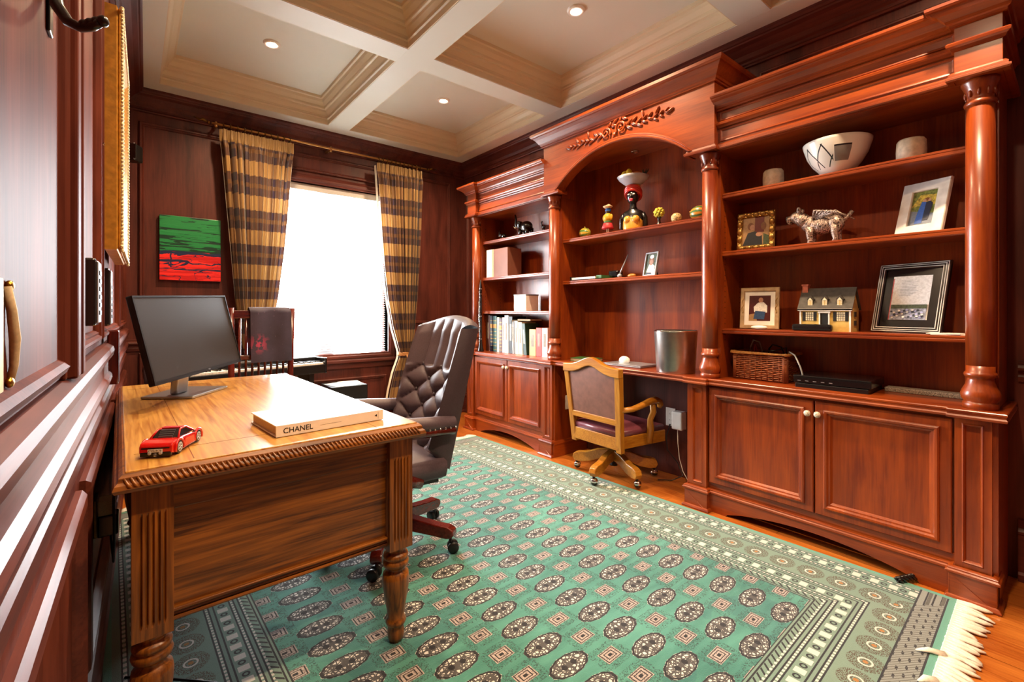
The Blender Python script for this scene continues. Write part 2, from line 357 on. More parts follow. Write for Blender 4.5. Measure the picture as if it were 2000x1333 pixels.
def base_cabinet(label,ya,yb,pil,doors,knobside):
    t=thing('base_cabinet',label,'cabinet',(2.8,(ya+yb)/2,0),world=True,group='built-in base cabinets')
    obj('carcass',MB().box(2.648,2.985,ya+.02,yb-.02,.125,.74),M['chz'],t)
    mb=MB(); y0,y1=pil[0][1],pil[1][0]
    for z0,z1 in ((.13,.165),(.71,.74)): obj('face_rail',MB().box(2.636,2.648,y0,y1,z0,z1),M['chy'],t)
    for (p0,p1) in pil:
        P=PX(2.606); mb=MB().box(2.6061,2.648,p0,p1,.13,.74)
        mb=MB(); mb.ring(P,p0,p1,.13,.74,[(0,-.042),(0,0),(.022,0),(.026,.004),(.03,.0),(.034,-.009),(.034,-.012)])
        mb.pbox(P,p0+.03,p1-.03,.16,.71,-.02,-.0095)
        o=obj('pilaster',mb,M['chz'],t)
        mb=MB().box(2.586,2.66,p0-.016,p1+.016,0,.106)
        mb.sweep([(2.70,p0-.016),(2.586,p0-.016),(2.586,p1+.016),(2.70,p1+.016)],CAPP,side=-1)
        mb.sweep([(2.70,p0-.016),(2.586,p0-.016),(2.586,p1+.016),(2.70,p1+.016)],SHOE,side=-1)
        obj('plinth_block',mb,M['chy'],t,bevel=.002)
    mb=arch_toe(y0-.0,y1+.0,2.618,2.64,.106); mb.sweep([(2.618,y0),(2.618,y1)],CAPP,side=-1)
    obj('toe_board',mb,M['chy'],t)
    for (d0,d1,kn) in doors:
        P=PX(2.622); mb=MB()
        mb.ring(P,d0,d1,.168,.726,[(0,-.018),(0,.0),(.004,.004),(.046,.004),(.046,-.012)])
        d=obj('door',mb,M['chz'],t); d['_w']=1
        for nm,m2,mt in (('panel',MB().pbox(P,d0+.04,d1-.04,.208,.686,-.014,-.008),M['chz']),
                         ('moulding',MB().ring(P,d0+.036,d1-.036,.204,.69,[(0,.003),(.002,.013),(.008,.017),(.016,.015),(.022,.006),(.028,.004),(.036,-.008)]),M['chz'])):
            obj(nm,m2,mt,d)
        k=MB().lathe([(.006,0),(.006,.010),(.009,.014),(.014,.02),(.0155,.027),(.013,.034),(.007,.038),(.002,.0385)],(2.619,kn,.664),16,Matrix.Rotation(-PI/2,3,'Y'))
        obj('knob',k,M['knob'],d)
    return t
M['knob']=flat('speckled_ceramic_knob','#d8cdbb',.3,var=.5,scale=160,coat=.4)
rc=base_cabinet('long cherry base cabinet with two panelled doors under the photo shelves',.205,1.525,((.226,.334),(1.398,1.508)),((.343,.840,.823),(.848,1.388,.867)),0)
lc=base_cabinet('cherry base cabinet below the book-filled shelves beside the window',2.675,3.925,((2.695,2.803),(3.806,3.912)),((2.812,3.282,3.262),(3.290,3.798,3.312)),0)
obj('side_panel',MB().box(2.62,2.99,2.675,2.696,0,.74),M['chz'],lc); obj('side_panel',MB().box(2.62,2.99,1.505,1.525,0,.74),M['chz'],rc)
obj('side_panel',MB().box(2.62,2.99,.21,.228,0,.74),M['chz'],rc)
mb=MB().sweep([(2.6,2.675),(2.99,2.675)],[(0,.0),(.012,0),(.012,.1),(.016,.106),(.01,.122),(0,.13)],side=1); obj('side_base_moulding',mb,M['chx'],lc)
# continuous worktop
F0,F1=2.598,2.572
out=[(2.99,.185),(F1,.185),(F1,.352),(F0,.352),(F0,1.382),(F1,1.382),(F1,1.524),(F0,1.524),(F0,2.676),(F1,2.676),(F1,2.82),(F0,2.82),(F0,3.79),(F1,3.79),(F1,3.93),(2.99,3.93)]
mb=MB().prism(out,lambda p,q,a:(p,q,a),.756,.776)
mb.sweep(out,[(0,.776),(.003,.773),(.003,.766),(-.002,.762),(0,.756),(.004,.75),(.003,.742),(-.006,.739),(-.02,.738)],side=-1)
inn=[(p+.012 if p<2.9 else p,q) for p,q in out]; mb.prism(inn,lambda p,q,a:(p,q,a),.738,.757)
tag(obj('worktop',mb,M['chy']),'long cherry worktop running under all the built-in shelves','worktop')
# columns
COLP=[(.054,.776),(.054,.800),(.050,.803),(.050,.806),(.058,.818),(.061,.834),(.056,.850),(.046,.872),(.041,.892),(.040,.902),(.048,.906),(.051,.914),(.048,.922),(.043,.926),(.0435,.95)]
SHAFT=[(.0435,.95),(.0455,1.2),(.0455,1.5),(.043,2.0)]
CAP=[(.043,2.0),(.048,2.004),(.05,2.011),(.048,2.018),(.041,2.024),(.042,2.04),(.045,2.06),(.052,2.08),(.058,2.094),(.058,2.104)]
def column(y,parent,x=2.662):
    c=obj('column',MB().lathe(SHAFT,(x,y,0),28),M['chz'],parent); c['_w']=1
    obj('column_base',MB().lathe(COLP,(x,y,0),28),M['chz'],c)
    cp=MB().lathe(CAP,(x,y,0),28)
    for k in range(10):
        a=2*PI*k/10; cp.ell((x+.045*math.cos(a),y+.045*math.sin(a),2.05),(.006,.006,.016),6,5)
    obj('capital',cp,M['chz'],c)
SH=[(0,0)]
def shelf(parent,y0,y1,z,x0=2.705,th=.03):
    mb=MB().box(x0+.006,2.985,y0,y1,z-th,z)
    pr=[(x0+.006,z),(x0,z-.004),(x0,z-.010),(x0+.003,z-.013),(x0,z-.016),(x0,z-.026),(x0+.006,z-th)]
    mb.prism(pr,lambda p,q,a:(p,a,q),y0,y1)
    return obj('shelf',mb,M['chy'],parent)
def pinholes(parent,y,s):
    mb=MB()
    for z in [1.0+.032*k for k in range(32)]: 
        for x in (2.74,2.93): mb.box(x-.003,x+.003,y,y+s*.0008,z-.003,z+.003)
    obj('shelf_pin_holes',mb,M['ink'],parent)['kind']='stuff'
CROWN=[(0,2.328),(.012,2.328),(.014,2.336),(.022,2.340),(.026,2.352),(.046,2.372),(.062,2.380),(.066,2.386),(.076,2.388),(.08,2.396),(.08,2.408),(-.30,2.408)]
LOWM=[(0,2.104),(.02,2.104),(.024,2.110),(.024,2.118),(.016,2.122),(.016,2.132),(.006,2.142),(0,2.144)]
MIDM=[(0,2.228),(.008,2.230),(.012,2.240),(.022,2.246),(.024,2.256),(.018,2.262),(0,2.266)]
def bookcase(label,parts,shelves,cols,blocks,path,y0,y1):
    t=thing('bookcase',label,'bookcase',(2.85,(y0+y1)/2,.776),world=True,group='built-in bookcases')
    for a,b in parts: obj('side_panel',MB().box(2.69,2.99,a,b,.777,2.108),M['chz'],t)
    i0,i1=parts[0][1],parts[1][0]
    obj('back_panel',MB().box(2.975,2.992,i0,i1,.777,2.108),M['chz'],t)
    obj('soffit',MB().box(2.64,2.99,i0,i1,2.10,2.115),M['chy'],t)
    for z in shelves: shelf(t,i0+.001,i1-.001,z)
    pinholes(t,i0,1); pinholes(t,i1,-1)
    for y in cols: column(y,t)
    mb=MB().box(2.641,2.99,i0-.02,i1+.02,2.105,2.40); P=PX(2.64)
    for z0,z1 in ((2.15,2.225),(2.268,2.325)): mb.ring(P,i0+.02,i1-.02,z0,z1,[(0,0),(.004,.006),(.01,.004),(.014,.0)])
    obj('frieze',mb,M['chy'],t)
    for a,b in blocks: obj('frieze_block',MB().box(2.602,2.99,a,b,2.105,2.405),M['chy'],t,bevel=.002)
    for nm,pr in (('lower_moulding',LOWM),('middle_moulding',MIDM),('crown_moulding',CROWN)): obj(nm,MB().sweep(path,pr,side=-1),M['chy'],t)
    return t
BR=bookcase('right-hand cherry bookcase with three shelves of framed photos and keepsakes',((.214,.312),(1.352,1.456)),(1.866,1.524,1.067),(.264,),((.196,.335),),
    [(2.99,.196),(2.602,.196),(2.602,.335),(2.64,.335),(2.64,1.352)],.2,1.45)
BL=bookcase('left-hand cherry bookcase by the window holding rows of books',((2.670,2.775),(3.785,3.885)),(1.862,1.503,1.174),(3.83,),((3.76,3.90),),
    [(2.64,2.775),(2.64,3.76),(2.602,3.76),(2.602,3.90),(2.99,3.90)],2.67,3.9)
# centre hutch with the arch
t=thing('arched_hutch','tall centre hutch with a wide arch, carved scroll and two shelves','hutch',(2.85,2.065,.776),world=True)
for y in (1.404,2.722): column(y,t)
obj('back_panel',MB().box(2.975,2.992,1.457,2.669,.777,2.345),M['chz'],t)
for a,b in ((1.456,1.462),(2.664,2.670)): obj('side_panel',MB().box(2.69,2.976,a,b,2.09,2.345),M['chz'],t)
shelf(t,1.458,2.668,1.752); shelf(t,1.458,2.668,1.414)
obj('soffit',MB().box(2.67,2.99,1.45,2.68,2.345,2.36),M['chy'],t)
YC,HW,ZS,RI=2.065,.558,2.132,.212
def archz(y,hw=HW,rise=RI,z0=ZS):
    R=(hw*hw+rise*rise)/(2*rise); d=abs(y-YC)
    return z0 if d>=hw else z0+rise-R+math.sqrt(max(0,R*R-d*d))
ys=[1.346,YC-HW-.0001]+[YC-HW+2*HW*i/48 for i in range(49)]+[YC+HW+.0001,2.784]
mb=MB(); vs=[]; fs=[]; TOP=2.51
for y in ys:
    z=archz(y); 
    if abs(y-YC)>HW: z=2.108
    vs += [(2.602,y,z),(2.602,y,TOP),(2.672,y,z),(2.672,y,TOP)]
for i in range(len(ys)-1):
    a=4*i; b=a+4; fs += [(a,b,b+1,a+1),(a+2,a+3,b+3,b+2),(a,a+2,b+2,b)]
mb.add(vs,fs); mb.box(2.60201,2.99,1.346,1.352,2.108,TOP); mb.box(2.60201,2.99,2.778,2.784,2.108,TOP)
obj('arch_board',mb,M['chhut'] if 'chhut' in M else M['chy'],t)
mb=MB(); pr=[(0,0),(0,.012),(.006,.018),(.014,.018),(.02,.012),(.026,.014),(.034,.008),(.036,0)]; vs=[]; fs=[]; n=48
for i in range(n+1):
    ang=i/n; 
    for (o,h) in pr:
        hw=HW+o*.9; y=YC-hw+2*hw*ang; z=archz(y,hw,RI+o,ZS-.002*0); vs.append((2.602-h,y,z-.0005))
k=len(pr)
for i in range(n):
    for j in range(k-1): fs.append((i*k+j,(i+1)*k+j,(i+1)*k+j+1,i*k+j+1))
obj('arch_moulding',mb.add(vs,fs),M['chy'],t)
for a,b in ((1.346,1.509),(2.621,2.784)):
    obj('impost',MB().sweep([(2.69,a),(2.602,a),(2.602,b),(2.69,b)],[(0,2.104),(.018,2.104),(.02,2.112),(.02,2.12),(.01,2.124),(.008,2.134),(0,2.136)],side=-1),M['chy'],t)
CR2=[(0,2.500),(.010,2.500),(.012,2.508),(.018,2.512),(.022,2.524),(.028,2.530),(.050,2.560),(.060,2.570),(.066,2.576),(.074,2.578),(.082,2.588),(.082,2.606),(-.30,2.606)]
obj('crown_moulding',MB().sweep([(2.99,1.346),(2.602,1.346),(2.602,2.784),(2.99,2.784)],CR2,side=-1),M['chy'],t)
# carved scroll and leaf ornament
cv=MB(); X=2.602
def spiral(cy,cz,r0,turns,sgn,ph):
    pts=[];rr=[]
    for i in range(34):
        u=i/33; a=ph+sgn*turns*2*PI*u; r=r0*(1-u*.86); pts.append((X-.012-.006*u,cy+r*math.cos(a),cz+r*math.sin(a))); rr.append(.0085*(1-.45*u))
    cv.tube(pts,rr,8)
def leaf(cy,cz,ang,L,wd,n0=.009):
    wd*=1.25
    M3=Matrix.Rotation(ang,3,'X'); cv.ell((X-n0*.5,cy,cz),(n0,L,wd),8,7,M3)
    cv.ell((X-n0*1.2,cy,cz),(n0*.5,L*.85,wd*.22),6,5,M3)
spiral(2.0,2.43,.046,1.6,1,-.6); spiral(2.13,2.426,.040,1.6,-1,PI+.6)
for (cy,cz,an,L_,wd) in ((1.975,2.486,.5,.03,.009),(2.01,2.494,1.7,.024,.008),(2.055,2.49,2.6,.03,.009),(2.10,2.478,2.1,.024,.008),(2.066,2.462,.1,.026,.010),(2.065,2.402,1.57,.018,.010)): leaf(cy,cz,an,L_,wd,.009)
for s in (-1,1):
    for i in range(8):
        u=i/7; cy=YC+s*(.125+.29*u); cz=2.428-.010*u+.010*math.sin(i*2.1); k=1-.4*u
        leaf(cy,cz+.016*k,s*.7,.034*k,.0085*k); leaf(cy,cz-.012*k,-s*.5,.034*k,.0085*k)
    leaf(YC+s*.235,2.474,1.3,.026,.007); leaf(YC+s*.345,2.456,s*1.0,.028,.008); leaf(YC+s*.435,2.424,s*.35,.03,.009)
obj('carved_scroll',cv,M['chy'],t)
pk=obj('puck_light',MB().lathe([(.03,0),(.03,-.006),(.022,-.01),(.02,-.004)],(2.86,2.08,2.345),20),M['chrome'],t)
# kneehole fittings
def outlet(label,P,u,v,w=.07,h=.115):
    o=thing('wall_outlet',label,'outlet',P(u,v-h/2,0),world=True)
    obj('cover_plate',MB().pbox(P,u-w/2,u+w/2,v-h/2,v+h/2,0,.006),M['white'],o,bevel=.002)
    mb=MB()
    for dz in (-.022,.022):
        mb.pbox(P,u-.014,u+.014,v+dz-.014,v+dz+.014,.006,.008)
    obj('socket',mb,M['paper'],o)
    mb=MB()
    for dz in (-.022,.022):
        for du in (-.006,.006): mb.pbox(P,u+du-.001,u+du+.001,v+dz-.004,v+dz+.006,.008,.0085)
    obj('slots',mb,M['ink'],o)
outlet('white double socket on the kneehole wall behind the oak chair',PX(3.0),1.875,.41,.075,.13)
outlet('small white socket on the side of the left base cabinet',lambda u,v,n:(u,2.675-n,v),2.775,.425)
o=tag(obj('power_adapter',MB().box(2.925,2.992,1.745,1.825,.345,.47),M['white'],bevel=.008),'white plug-in power adapter on the kneehole wall','adapter')
tag(obj('adapter_cable',MB().tube([(2.94,1.785,.345),(2.94,1.783,.25),(2.93,1.765,.15),(2.9,1.72,.08),(2.88,1.66,.02),(2.8,1.6,.012)],.0026,6),M['steelwire'] if 'steelwire' in M else M['white']),'thin white cable hanging from the power adapter','cable')
tag(obj('extension_cable',MB().tube([(2.99,1.875,.36),(2.95,1.88,.28),(2.9,1.84,.2),(2.93,1.78,.12),(2.9,1.72,.05),(2.86,1.78,.012),(2.8,1.85,.01)],.004,6),M['black']),'tangled black cable below the kneehole socket','cable')
# ------------------------------------------------------------------ rug
class E:
    nt=None
    def __init__(s,k): s.k=k
    @staticmethod
    def op(o,a,b=None,c=None):
        n=E.nt.nodes.new('ShaderNodeMath'); n.operation=o
        for i,q in enumerate((a,b,c)):
            if q is None: continue
            if isinstance(q,E): E.nt.links.new(q.k,n.inputs[i])
            else: n.inputs[i].default_value=q
        return E(n.outputs[0])
    def __add__(s,o): return E.op('ADD',s,o)
    def __radd__(s,o): return E.op('ADD',o,s)
    def __sub__(s,o): return E.op('SUBTRACT',s,o)
    def __rsub__(s,o): return E.op('SUBTRACT',o,s)
    def __mul__(s,o): return E.op('MULTIPLY',s,o)
    __rmul__=__mul__
    def __truediv__(s,o): return E.op('DIVIDE',s,o)
    def lt(s,o): return E.op('LESS_THAN',s,o)
    def gt(s,o): return E.op('GREATER_THAN',s,o)
    def abs(s): return E.op('ABSOLUTE',s)
    def rep(s,period,off=0.0):            # signed distance to the nearest multiple
        q=(s-off)/period+.5; return (E.op('FRACT',q)-.5)*period
    def mn(s,o): return E.op('MINIMUM',s,o)
    def mx(s,o): return E.op('MAXIMUM',s,o)
    def band(s,a,b): return s.gt(a)*s.lt(b)
def emix(nt,fac,a,b):
    n=nt.nodes.new('ShaderNodeMix'); n.data_type='RGBA'; nt.links.new(fac.k,n.inputs[0])
    for i,q in ((6,a),(7,b)):
        if isinstance(q,tuple): n.inputs[i].default_value=q
        else: nt.links.new(q,n.inputs[i])
    return n.outputs[2]
RW,RL=2.60,3.26
def rug_material():
    m,nt,b=base('bokhara_rug',.9,spec=.1); E.nt=nt
    b.inputs['Sheen Weight'].default_value=.3
    tc=nt.nodes.new('ShaderNodeTexCoord'); sp=nt.nodes.new('ShaderNodeSeparateXYZ'); nt.links.new(tc.outputs['Object'],sp.inputs[0])
    U=E(sp.outputs[0])*-1.0; V=E(sp.outputs[1])      # distance from the right edge / near end
    def noise(sc,det=2,stretch=None):
        mp=nt.nodes.new('ShaderNodeMapping'); mp.inputs['Scale'].default_value=stretch or (1,1,1)
        nt.links.new(tc.outputs['Object'],mp.inputs[0])
        n=nt.nodes.new('ShaderNodeTexNoise'); n.inputs['Scale'].default_value=sc; n.inputs['Detail'].default_value=det; nt.links.new(mp.outputs[0],n.inputs['Vector']); return E(n.outputs['Fac'])
    big=noise(2.2,3); abr=noise(30,2,(.25,1,1)); fine=noise(420,2)
    g1=lin('#1e5a54'); g2=lin('#62a799'); cr=lin('#d4d2cc'); dk=lin('#26262a'); pk=lin('#b3a7a2'); gy=lin('#8a908c')
    col=emix(nt,(big*1.1+abr*.6-.35),g1,g2); col=emix(nt,noise(1.3,2).gt(.62)*.25,col,lin('#2a5a66'))
    # field guls
    gx,gy_=.277,.1205
    du=U.rep(gx,.61); dv=V.rep(gy_,.43)
    e=E.op('SQRT',(du/.083)*(du/.083)+(dv/.042)*(dv/.042)) + (E.op('COSINE',E.op('ARCTAN2',dv*2,du)*12)*.02)
    cell=nt.nodes.new('ShaderNodeTexVoronoi'); cell.feature='DISTANCE_TO_EDGE'; cell.inputs['Scale'].default_value=75
    nt.links.new(tc.outputs['Object'],cell.inputs['Vector']); ve=E(cell.outputs['Distance'])
    xx=(du/.083).abs(); yy=(dv/.042).abs()
    pat=ve.lt(.14).mx((xx-yy).abs().lt(.06)).mx(xx.lt(.05)).mx(yy.lt(.07)).mx((xx+yy).rep(.42,.2).abs().lt(.05))
    spots=E.op('SQRT',((du.abs()-.022)/.011)*((du.abs()-.022)/.011)+(dv/.011)*(dv/.011)).lt(1)
    fld=E(sp.outputs[0])
    infield=U.band(.455,RW-.455)*V.band(.392,RL-.392)
    gul=e.lt(1)
    gcol=emix(nt,pat*.92,lin('#dcdad4'),dk); gcol=emix(nt,spots,gcol,dk); gcol=emix(nt,e.band(.86,.98),gcol,dk)
    # diamonds between the guls
    du2=U.rep(gx,.61+gx/2); dv2=V.rep(gy_,.43+gy_/2); d=(du2/.062).abs()+(dv2/.036).abs()
    dm=(du2/.038).abs().mx((dv2/.025).abs())
    dcol=emix(nt,dm.rep(.34,.16).abs().lt(.055),pk,dk); dcol=emix(nt,dm.lt(.22),dcol,dk); dcol=emix(nt,(noise(260,1).gt(.56))*.6,dcol,dk)
    scat=((du2/.068).abs().mx((dv2/.05).abs())).lt(1)*dm.gt(1.0)*noise(170,1).band(.53,.62)
    f=emix(nt,scat*.8,col,dk); f=emix(nt,dm.lt(1),f,dcol); f=emix(nt,gul,f,gcol)
    # borders, mitred
    ds=U.mn(RW-U); de=V.mn(RL-V)+.06; D=ds.mn(de); side=ds.lt(de)
    S=side*V+(1-side)*U
    bc=emix(nt,(big*.6+.2),lin('#52857c'),lin('#8f9c8c'))
    def line(c,w,at): return emix(nt,(D-at).abs().lt(w),c,dk)
    for a in (.048,.062,.118,.132,.148,.292,.306,.322,.376,.390,.405,.440,.452): bc=line(bc,.0028,a)
    # beads
    for a,p,w in ((.055,.03,.005),(.125,.018,.004),(.299,.018,.004),(.383,.018,.004),(.412,.02,.004)):
        bc=emix(nt,(D-a).abs().lt(w)*S.rep(p).abs().lt(p*.28),bc,cr)
    for a in (.090,.348):
        bd=(D-a).abs().lt(.017); bc=emix(nt,bd*S.rep(.064).abs().lt(.014),bc,cr)
        rr=E.op('SQRT',((D-a)/.012)*((D-a)/.012)+(S.rep(.064,.032)/.012)*(S.rep(.064,.032)/.012)); bc=emix(nt,rr.band(.5,1),bc,dk)
    dm3=E.op('SQRT',((D-.22)/.05)*((D-.22)/.05)+(S.rep(.115)/.05)*(S.rep(.115)/.05))
    bc=emix(nt,dm3.lt(1.05)*noise(230,1).gt(.5),bc,lin('#544636')); bc=emix(nt,dm3.band(.32,.44),bc,cr); bc=emix(nt,dm3.lt(.16),bc,lin('#a8763c'))
    bc=emix(nt,((D-.425).abs().lt(.011))*(S.rep(.03)+(D-.425)).abs().lt(.005),bc,dk)
    f=emix(nt,infield,bc,f)
    # end skirt and plain selvage
    ve_=V.mn(RL-V); sk=ve_.lt(.112)*ds.gt(.02)
    skc=emix(nt,((S+ve_*1.2).rep(.05)).abs().lt(.010)*(ve_.rep(.022).abs().lt(.0035)),gy,dk)
    skc=emix(nt,(S-ve_*1.4).rep(.016).abs().lt(.0022),skc,lin('#5a5a54'))
    f=emix(nt,sk,f,skc); f=emix(nt,(ve_-.112).abs().lt(.003).mx((ve_-.03).abs().lt(.003)),f,dk)
    f=emix(nt,ve_.lt(.027).mx(ds.lt(.022)),f,lin('#62a090'))
    fin=nt.nodes.new('ShaderNodeMix'); fin.data_type='RGBA'; fin.blend_type='MULTIPLY'; fin.inputs[0].default_value=.35
    nt.links.new(f,fin.inputs[6]); gr=nt.nodes.new('ShaderNodeCombineColor')
    q=fine*.9+.55
    for i in range(3): nt.links.new(q.k,gr.inputs[i])
    nt.links.new(gr.outputs[0],fin.inputs[7]); nt.links.new(fin.outputs[2],b.inputs['Base Color'])
    bp=nt.nodes.new('ShaderNodeBump'); bp.inputs['Strength'].default_value=.5; bp.inputs['Distance'].default_value=.003
    nt.links.new((fine+abr*.5).k,bp.inputs['Height']); nt.links.new(bp.outputs[0],b.inputs['Normal'])
    return m
rg=thing('oriental_rug','large green oriental rug with rows of medallions and white fringe','rug',(2.572,.315,.001),math.radians(1.6))
obj('pile',MB().grid(lambda u,v:(-RW*u,RL*v,.009),2,2).box(-RW,0,0,RL,0,.0088),rug_material(),rg)
M['fringe']=flat('fringe_cotton','#eee6d8',.9,var=.1,scale=200)
for end,n in ((0,150),(1,90)):
    mb=MB()
    for k in range(n):
        x=-RW*(k+.5)/n; L=random.uniform(.06,.105); dx=random.uniform(-.024,.024); s=-1 if end==0 else 1; y0=0 if end==0 else RL
        mb.tube([(x,y0-s*.006,.007),(x+dx*.3,y0+s*L*.4,.009),(x+dx*.8,y0+s*L*.8,.006),(x+dx*1.3,y0+s*L,.004)],[.012,.014,.012,.005],6,sy=.4,up=(1,0,0))
    mb.box(-RW+.004,-.004,-.03 if end==0 else RL-.004,.004 if end==0 else RL+.03,.001,.012)
    if end==0:
        for x,y in ((-.45,.06),(-.62,.03),(-.70,.05)): mb.tube([(x,-.01,.012),(x-.02,y*.5,.016),(x-.05,y,.014)],[.014,.013,.004],6,sy=.4,up=(1,0,0))
    f_=obj('fringe',mb,M['fringe'],rg); f_['kind']='stuff'

# ------------------------------------------------------------------ oak desk
DX0,DX1,DY0,DY1,DZ=-.030,.762,1.475,3.165,.78
dk=thing('oak_desk','golden oak writing desk with rope-carved edge and fluted turned legs','desk',(.366,2.32,0),math.radians(1.0))
cx,cy=.366,2.32; a0,a1,b0,b1=DX0-cx,DX1-cx,DY0-cy,DY1-cy
mb=MB().box(a0,a1,b0,b1,.752,DZ)
obj('top',mb,M['desktop'],dk,bevel=.003)
# banded border inlay lines on the top
mb=MB()
for (p,q,r,s) in ((a0+.14,a0+.1425,b0+.02,b1-.02),(a1-.1425,a1-.14,b0+.02,b1-.02)): mb.box(p,q,r,s,DZ,DZ+.0003)
for (r,s) in ((b0+.16,b0+.1625),(b1-.1625,b1-.16)): mb.box(a0+.02,a1-.02,r,s,DZ,DZ+.0003)
obj('inlay_line',mb,M['oakdx'],dk)
# rope-carved edge moulding: bead with slanting gadroons
mb=MB(); per=[(a0,b0),(a1,b0),(a1,b1),(a0,b1)]
mb.sweep(per,[(-.004,.776),(.004,.776),(.012,.768),(.014,.758),(.020,.752),(.024,.742),(.020,.733),(.006,.730),(-.03,.730)],side=1,closed=True)
for i in range(4):
    p=Vector(per[i]); q=Vector(per[(i+1)%4]); d=(q-p); L=d.length; d/=L; nrm=Vector((d.y,-d.x)); n=int(L/.0125)
    if i==3: n=0
    for k in range(n):
        c=p+d*((k+.5)*L/n); v1=Vector((c.x+nrm.x*.012-d.x*.008,c.y+nrm.y*.012-d.y*.008,.766)); v2=Vector((c.x+nrm.x*.022+d.x*.001,c.y+nrm.y*.022+d.y*.001,.750)); v3=Vector((c.x+nrm.x*.018+d.x*.012,c.y+nrm.y*.018+d.y*.012,.735))
        mb.tube([v1,v2,v3],[.0028,.0042,.0026],6)
obj('rope_moulding',mb,M['oakdx'],dk)
def desk_leg(x,y):
    # fluted square post with a turned foot
    w=.0425; g=MB(); fl=[-.024,-.012,0,.012,.024]; fw=.0032; fd=.006
    prof=[]                                      # post cross-section with flutes on the four faces
    def face(c): 
        out=[(-w,0)]
        for f in fl: out += [(f-fw,0),(f,fd),(f+fw,0)]
        return out
    secs=[]
    for k in range(4):
        ang=k*PI/2; ca,sa=math.cos(ang),math.sin(ang)
        for (u,d) in face(0):
            px,py=u,-w+d; secs.append((x+px*ca-py*sa,y+px*sa+py*ca))
    plain=[]
    for k in range(4):
        ang=k*PI/2; ca,sa=math.cos(ang),math.sin(ang)
        for (u,d) in face(0):
            px,py=u,-w; plain.append((x+px*ca-py*sa,y+px*sa+py*ca))
    n=len(secs); lv=[(.345,0),(.372,0),(.384,1),(.652,1),(.664,0),(.752,0)]; vs=[]
    for z,f in lv: vs += [(p[0],p[1],z) for p in (secs if f else plain)]
    fs=[(i*n+k,i*n+(k+1)%n,(i+1)*n+(k+1)%n,(i+1)*n+k) for i in range(len(lv)-1) for k in range(n)]
    fs += [tuple(range(n))[::-1],tuple((len(lv)-1)*n+k for k in range(n))]
    g.add(vs,fs); l=obj('leg',g,M['oakdz'],dk)
    TP=[(.036,.346),(.036,.335),(.030,.331),(.030,.324),(.041,.320),(.044,.312),(.042,.304),(.037,.300),(.043,.296),(.046,.288),(.043,.278),(.034,.272),(.029,.266),(.033,.258),(.044,.250),(.0465,.232),(.045,.205),(.039,.165),(.032,.125),(.028,.095),(.033,.088),(.036,.08),(.033,.072),(.026,.066),(.027,.058),(.029,.045),(.028,.025),(.022,.010)]
    obj('turned_foot',MB().lathe(TP,(x,y,0),26),M['oakdz'],l)
e=.055
for x,y in ((a0+e,b0+e),(a1-e,b0+e),(a0+e,b1-e),(a1-e,b1-e)): desk_leg(x,y)
# end panels, aprons, drawer fronts
for y,s in ((b0+.04,1),(b1-.04,-1)):
    obj('end_panel',MB().box(a0+.09,a1-.09,y+(.006 if s>0 else -.028),y+(.028 if s>0 else -.006),.372,.655),M['oakdx'],dk)
    obj('apron',MB().box(a0+.09,a1-.09,y-.004,y+.028*s,.652,.748) if s>0 else MB().box(a0+.09,a1-.09,y-.028,y+.004,.652,.748),M['oakdx'],dk,bevel=.003)
    mb=MB()
    for z,h,o in ((.360,.010,.008),(.372,.008,.004),(.382,.010,.010)): mb.box(a0+.09,a1-.09,y-o if s>0 else y,y+.026 if s>0 else y+o,z,z+h)
    obj('bottom_rail',mb,M['oakdx'],dk,bevel=.004)
mb=MB().box(a1-.062,a1-.04,b0+.09,b1-.09,.652,.748); obj('apron',mb,M['oakdy'],dk)
for y0,y1 in ((b0+.10,b0+.52),(b1-.52,b1-.10)):
    d=obj('drawer',MB().box(a1-.045,a1-.028,y0,y1,.664,.738),M['oakdy'],dk,bevel=.003)
    obj('knob',MB().lathe([(.006,0),(.007,.01),(.012,.016),(.012,.022),(.004,.026)],(a1-.028,(y0+y1)/2,.70),12,Matrix.Rotation(PI/2,3,'Y')),M['brass'],d)
obj('back_panel',MB().box(a0+.04,a0+.06,b0+.09,b1-.09,.40,.748),M['oakdy'],dk)

# ------------------------------------------------------------------ tufted leather office chair (local: faces -x)
oc=thing('office_chair','tufted aubergine leather executive chair behind the oak desk','chair',(1.0,2.18,.01),math.radians(-4))
def tuftback(u,v):                              # u 0..1 across, v 0..1 up
    s=(u-.5)*2; w=.245+.02*math.sin(PI*v*.8); z=.46+.615*v+.045*(1-s*s)*max(0,v-.85)/.15
    x=.14+.155*v+.03*v*v
    wing=-.06*abs(s)**4*(1 if v>.1 else v*10)
    if v>.66:
        k=abs(math.sin(PI*(u*5))); d=.022*k**.7*(1-max(0,(v-.93))/.07*.9)
    else:
        p=u*5; q=v*9
        A=abs(math.sin(PI*(p+q)/2)); B=abs(math.sin(PI*(p-q)/2)); d=.034*(A*B)**.5
    ed=min(1,min(u,1-u)/.05); d=d*ed+.012*(1-ed)
    return (x-d+wing,w*s,z)
mb=MB().grid(tuftback,70,84)
def outer(u,v):
    s=(u-.5)*2; w=.245+.02*math.sin(PI*v*.8); z=.40+.675*v+.045*(1-s*s)*max(0,v-.85)/.15; x=.14+.155*v+.03*v*v
    return (x+.105-.05*abs(s)**3-.03*v,w*s*1.01,z)
back=obj('backrest',mb,M['leather'],oc)
mb=MB().grid(outer,20,30)
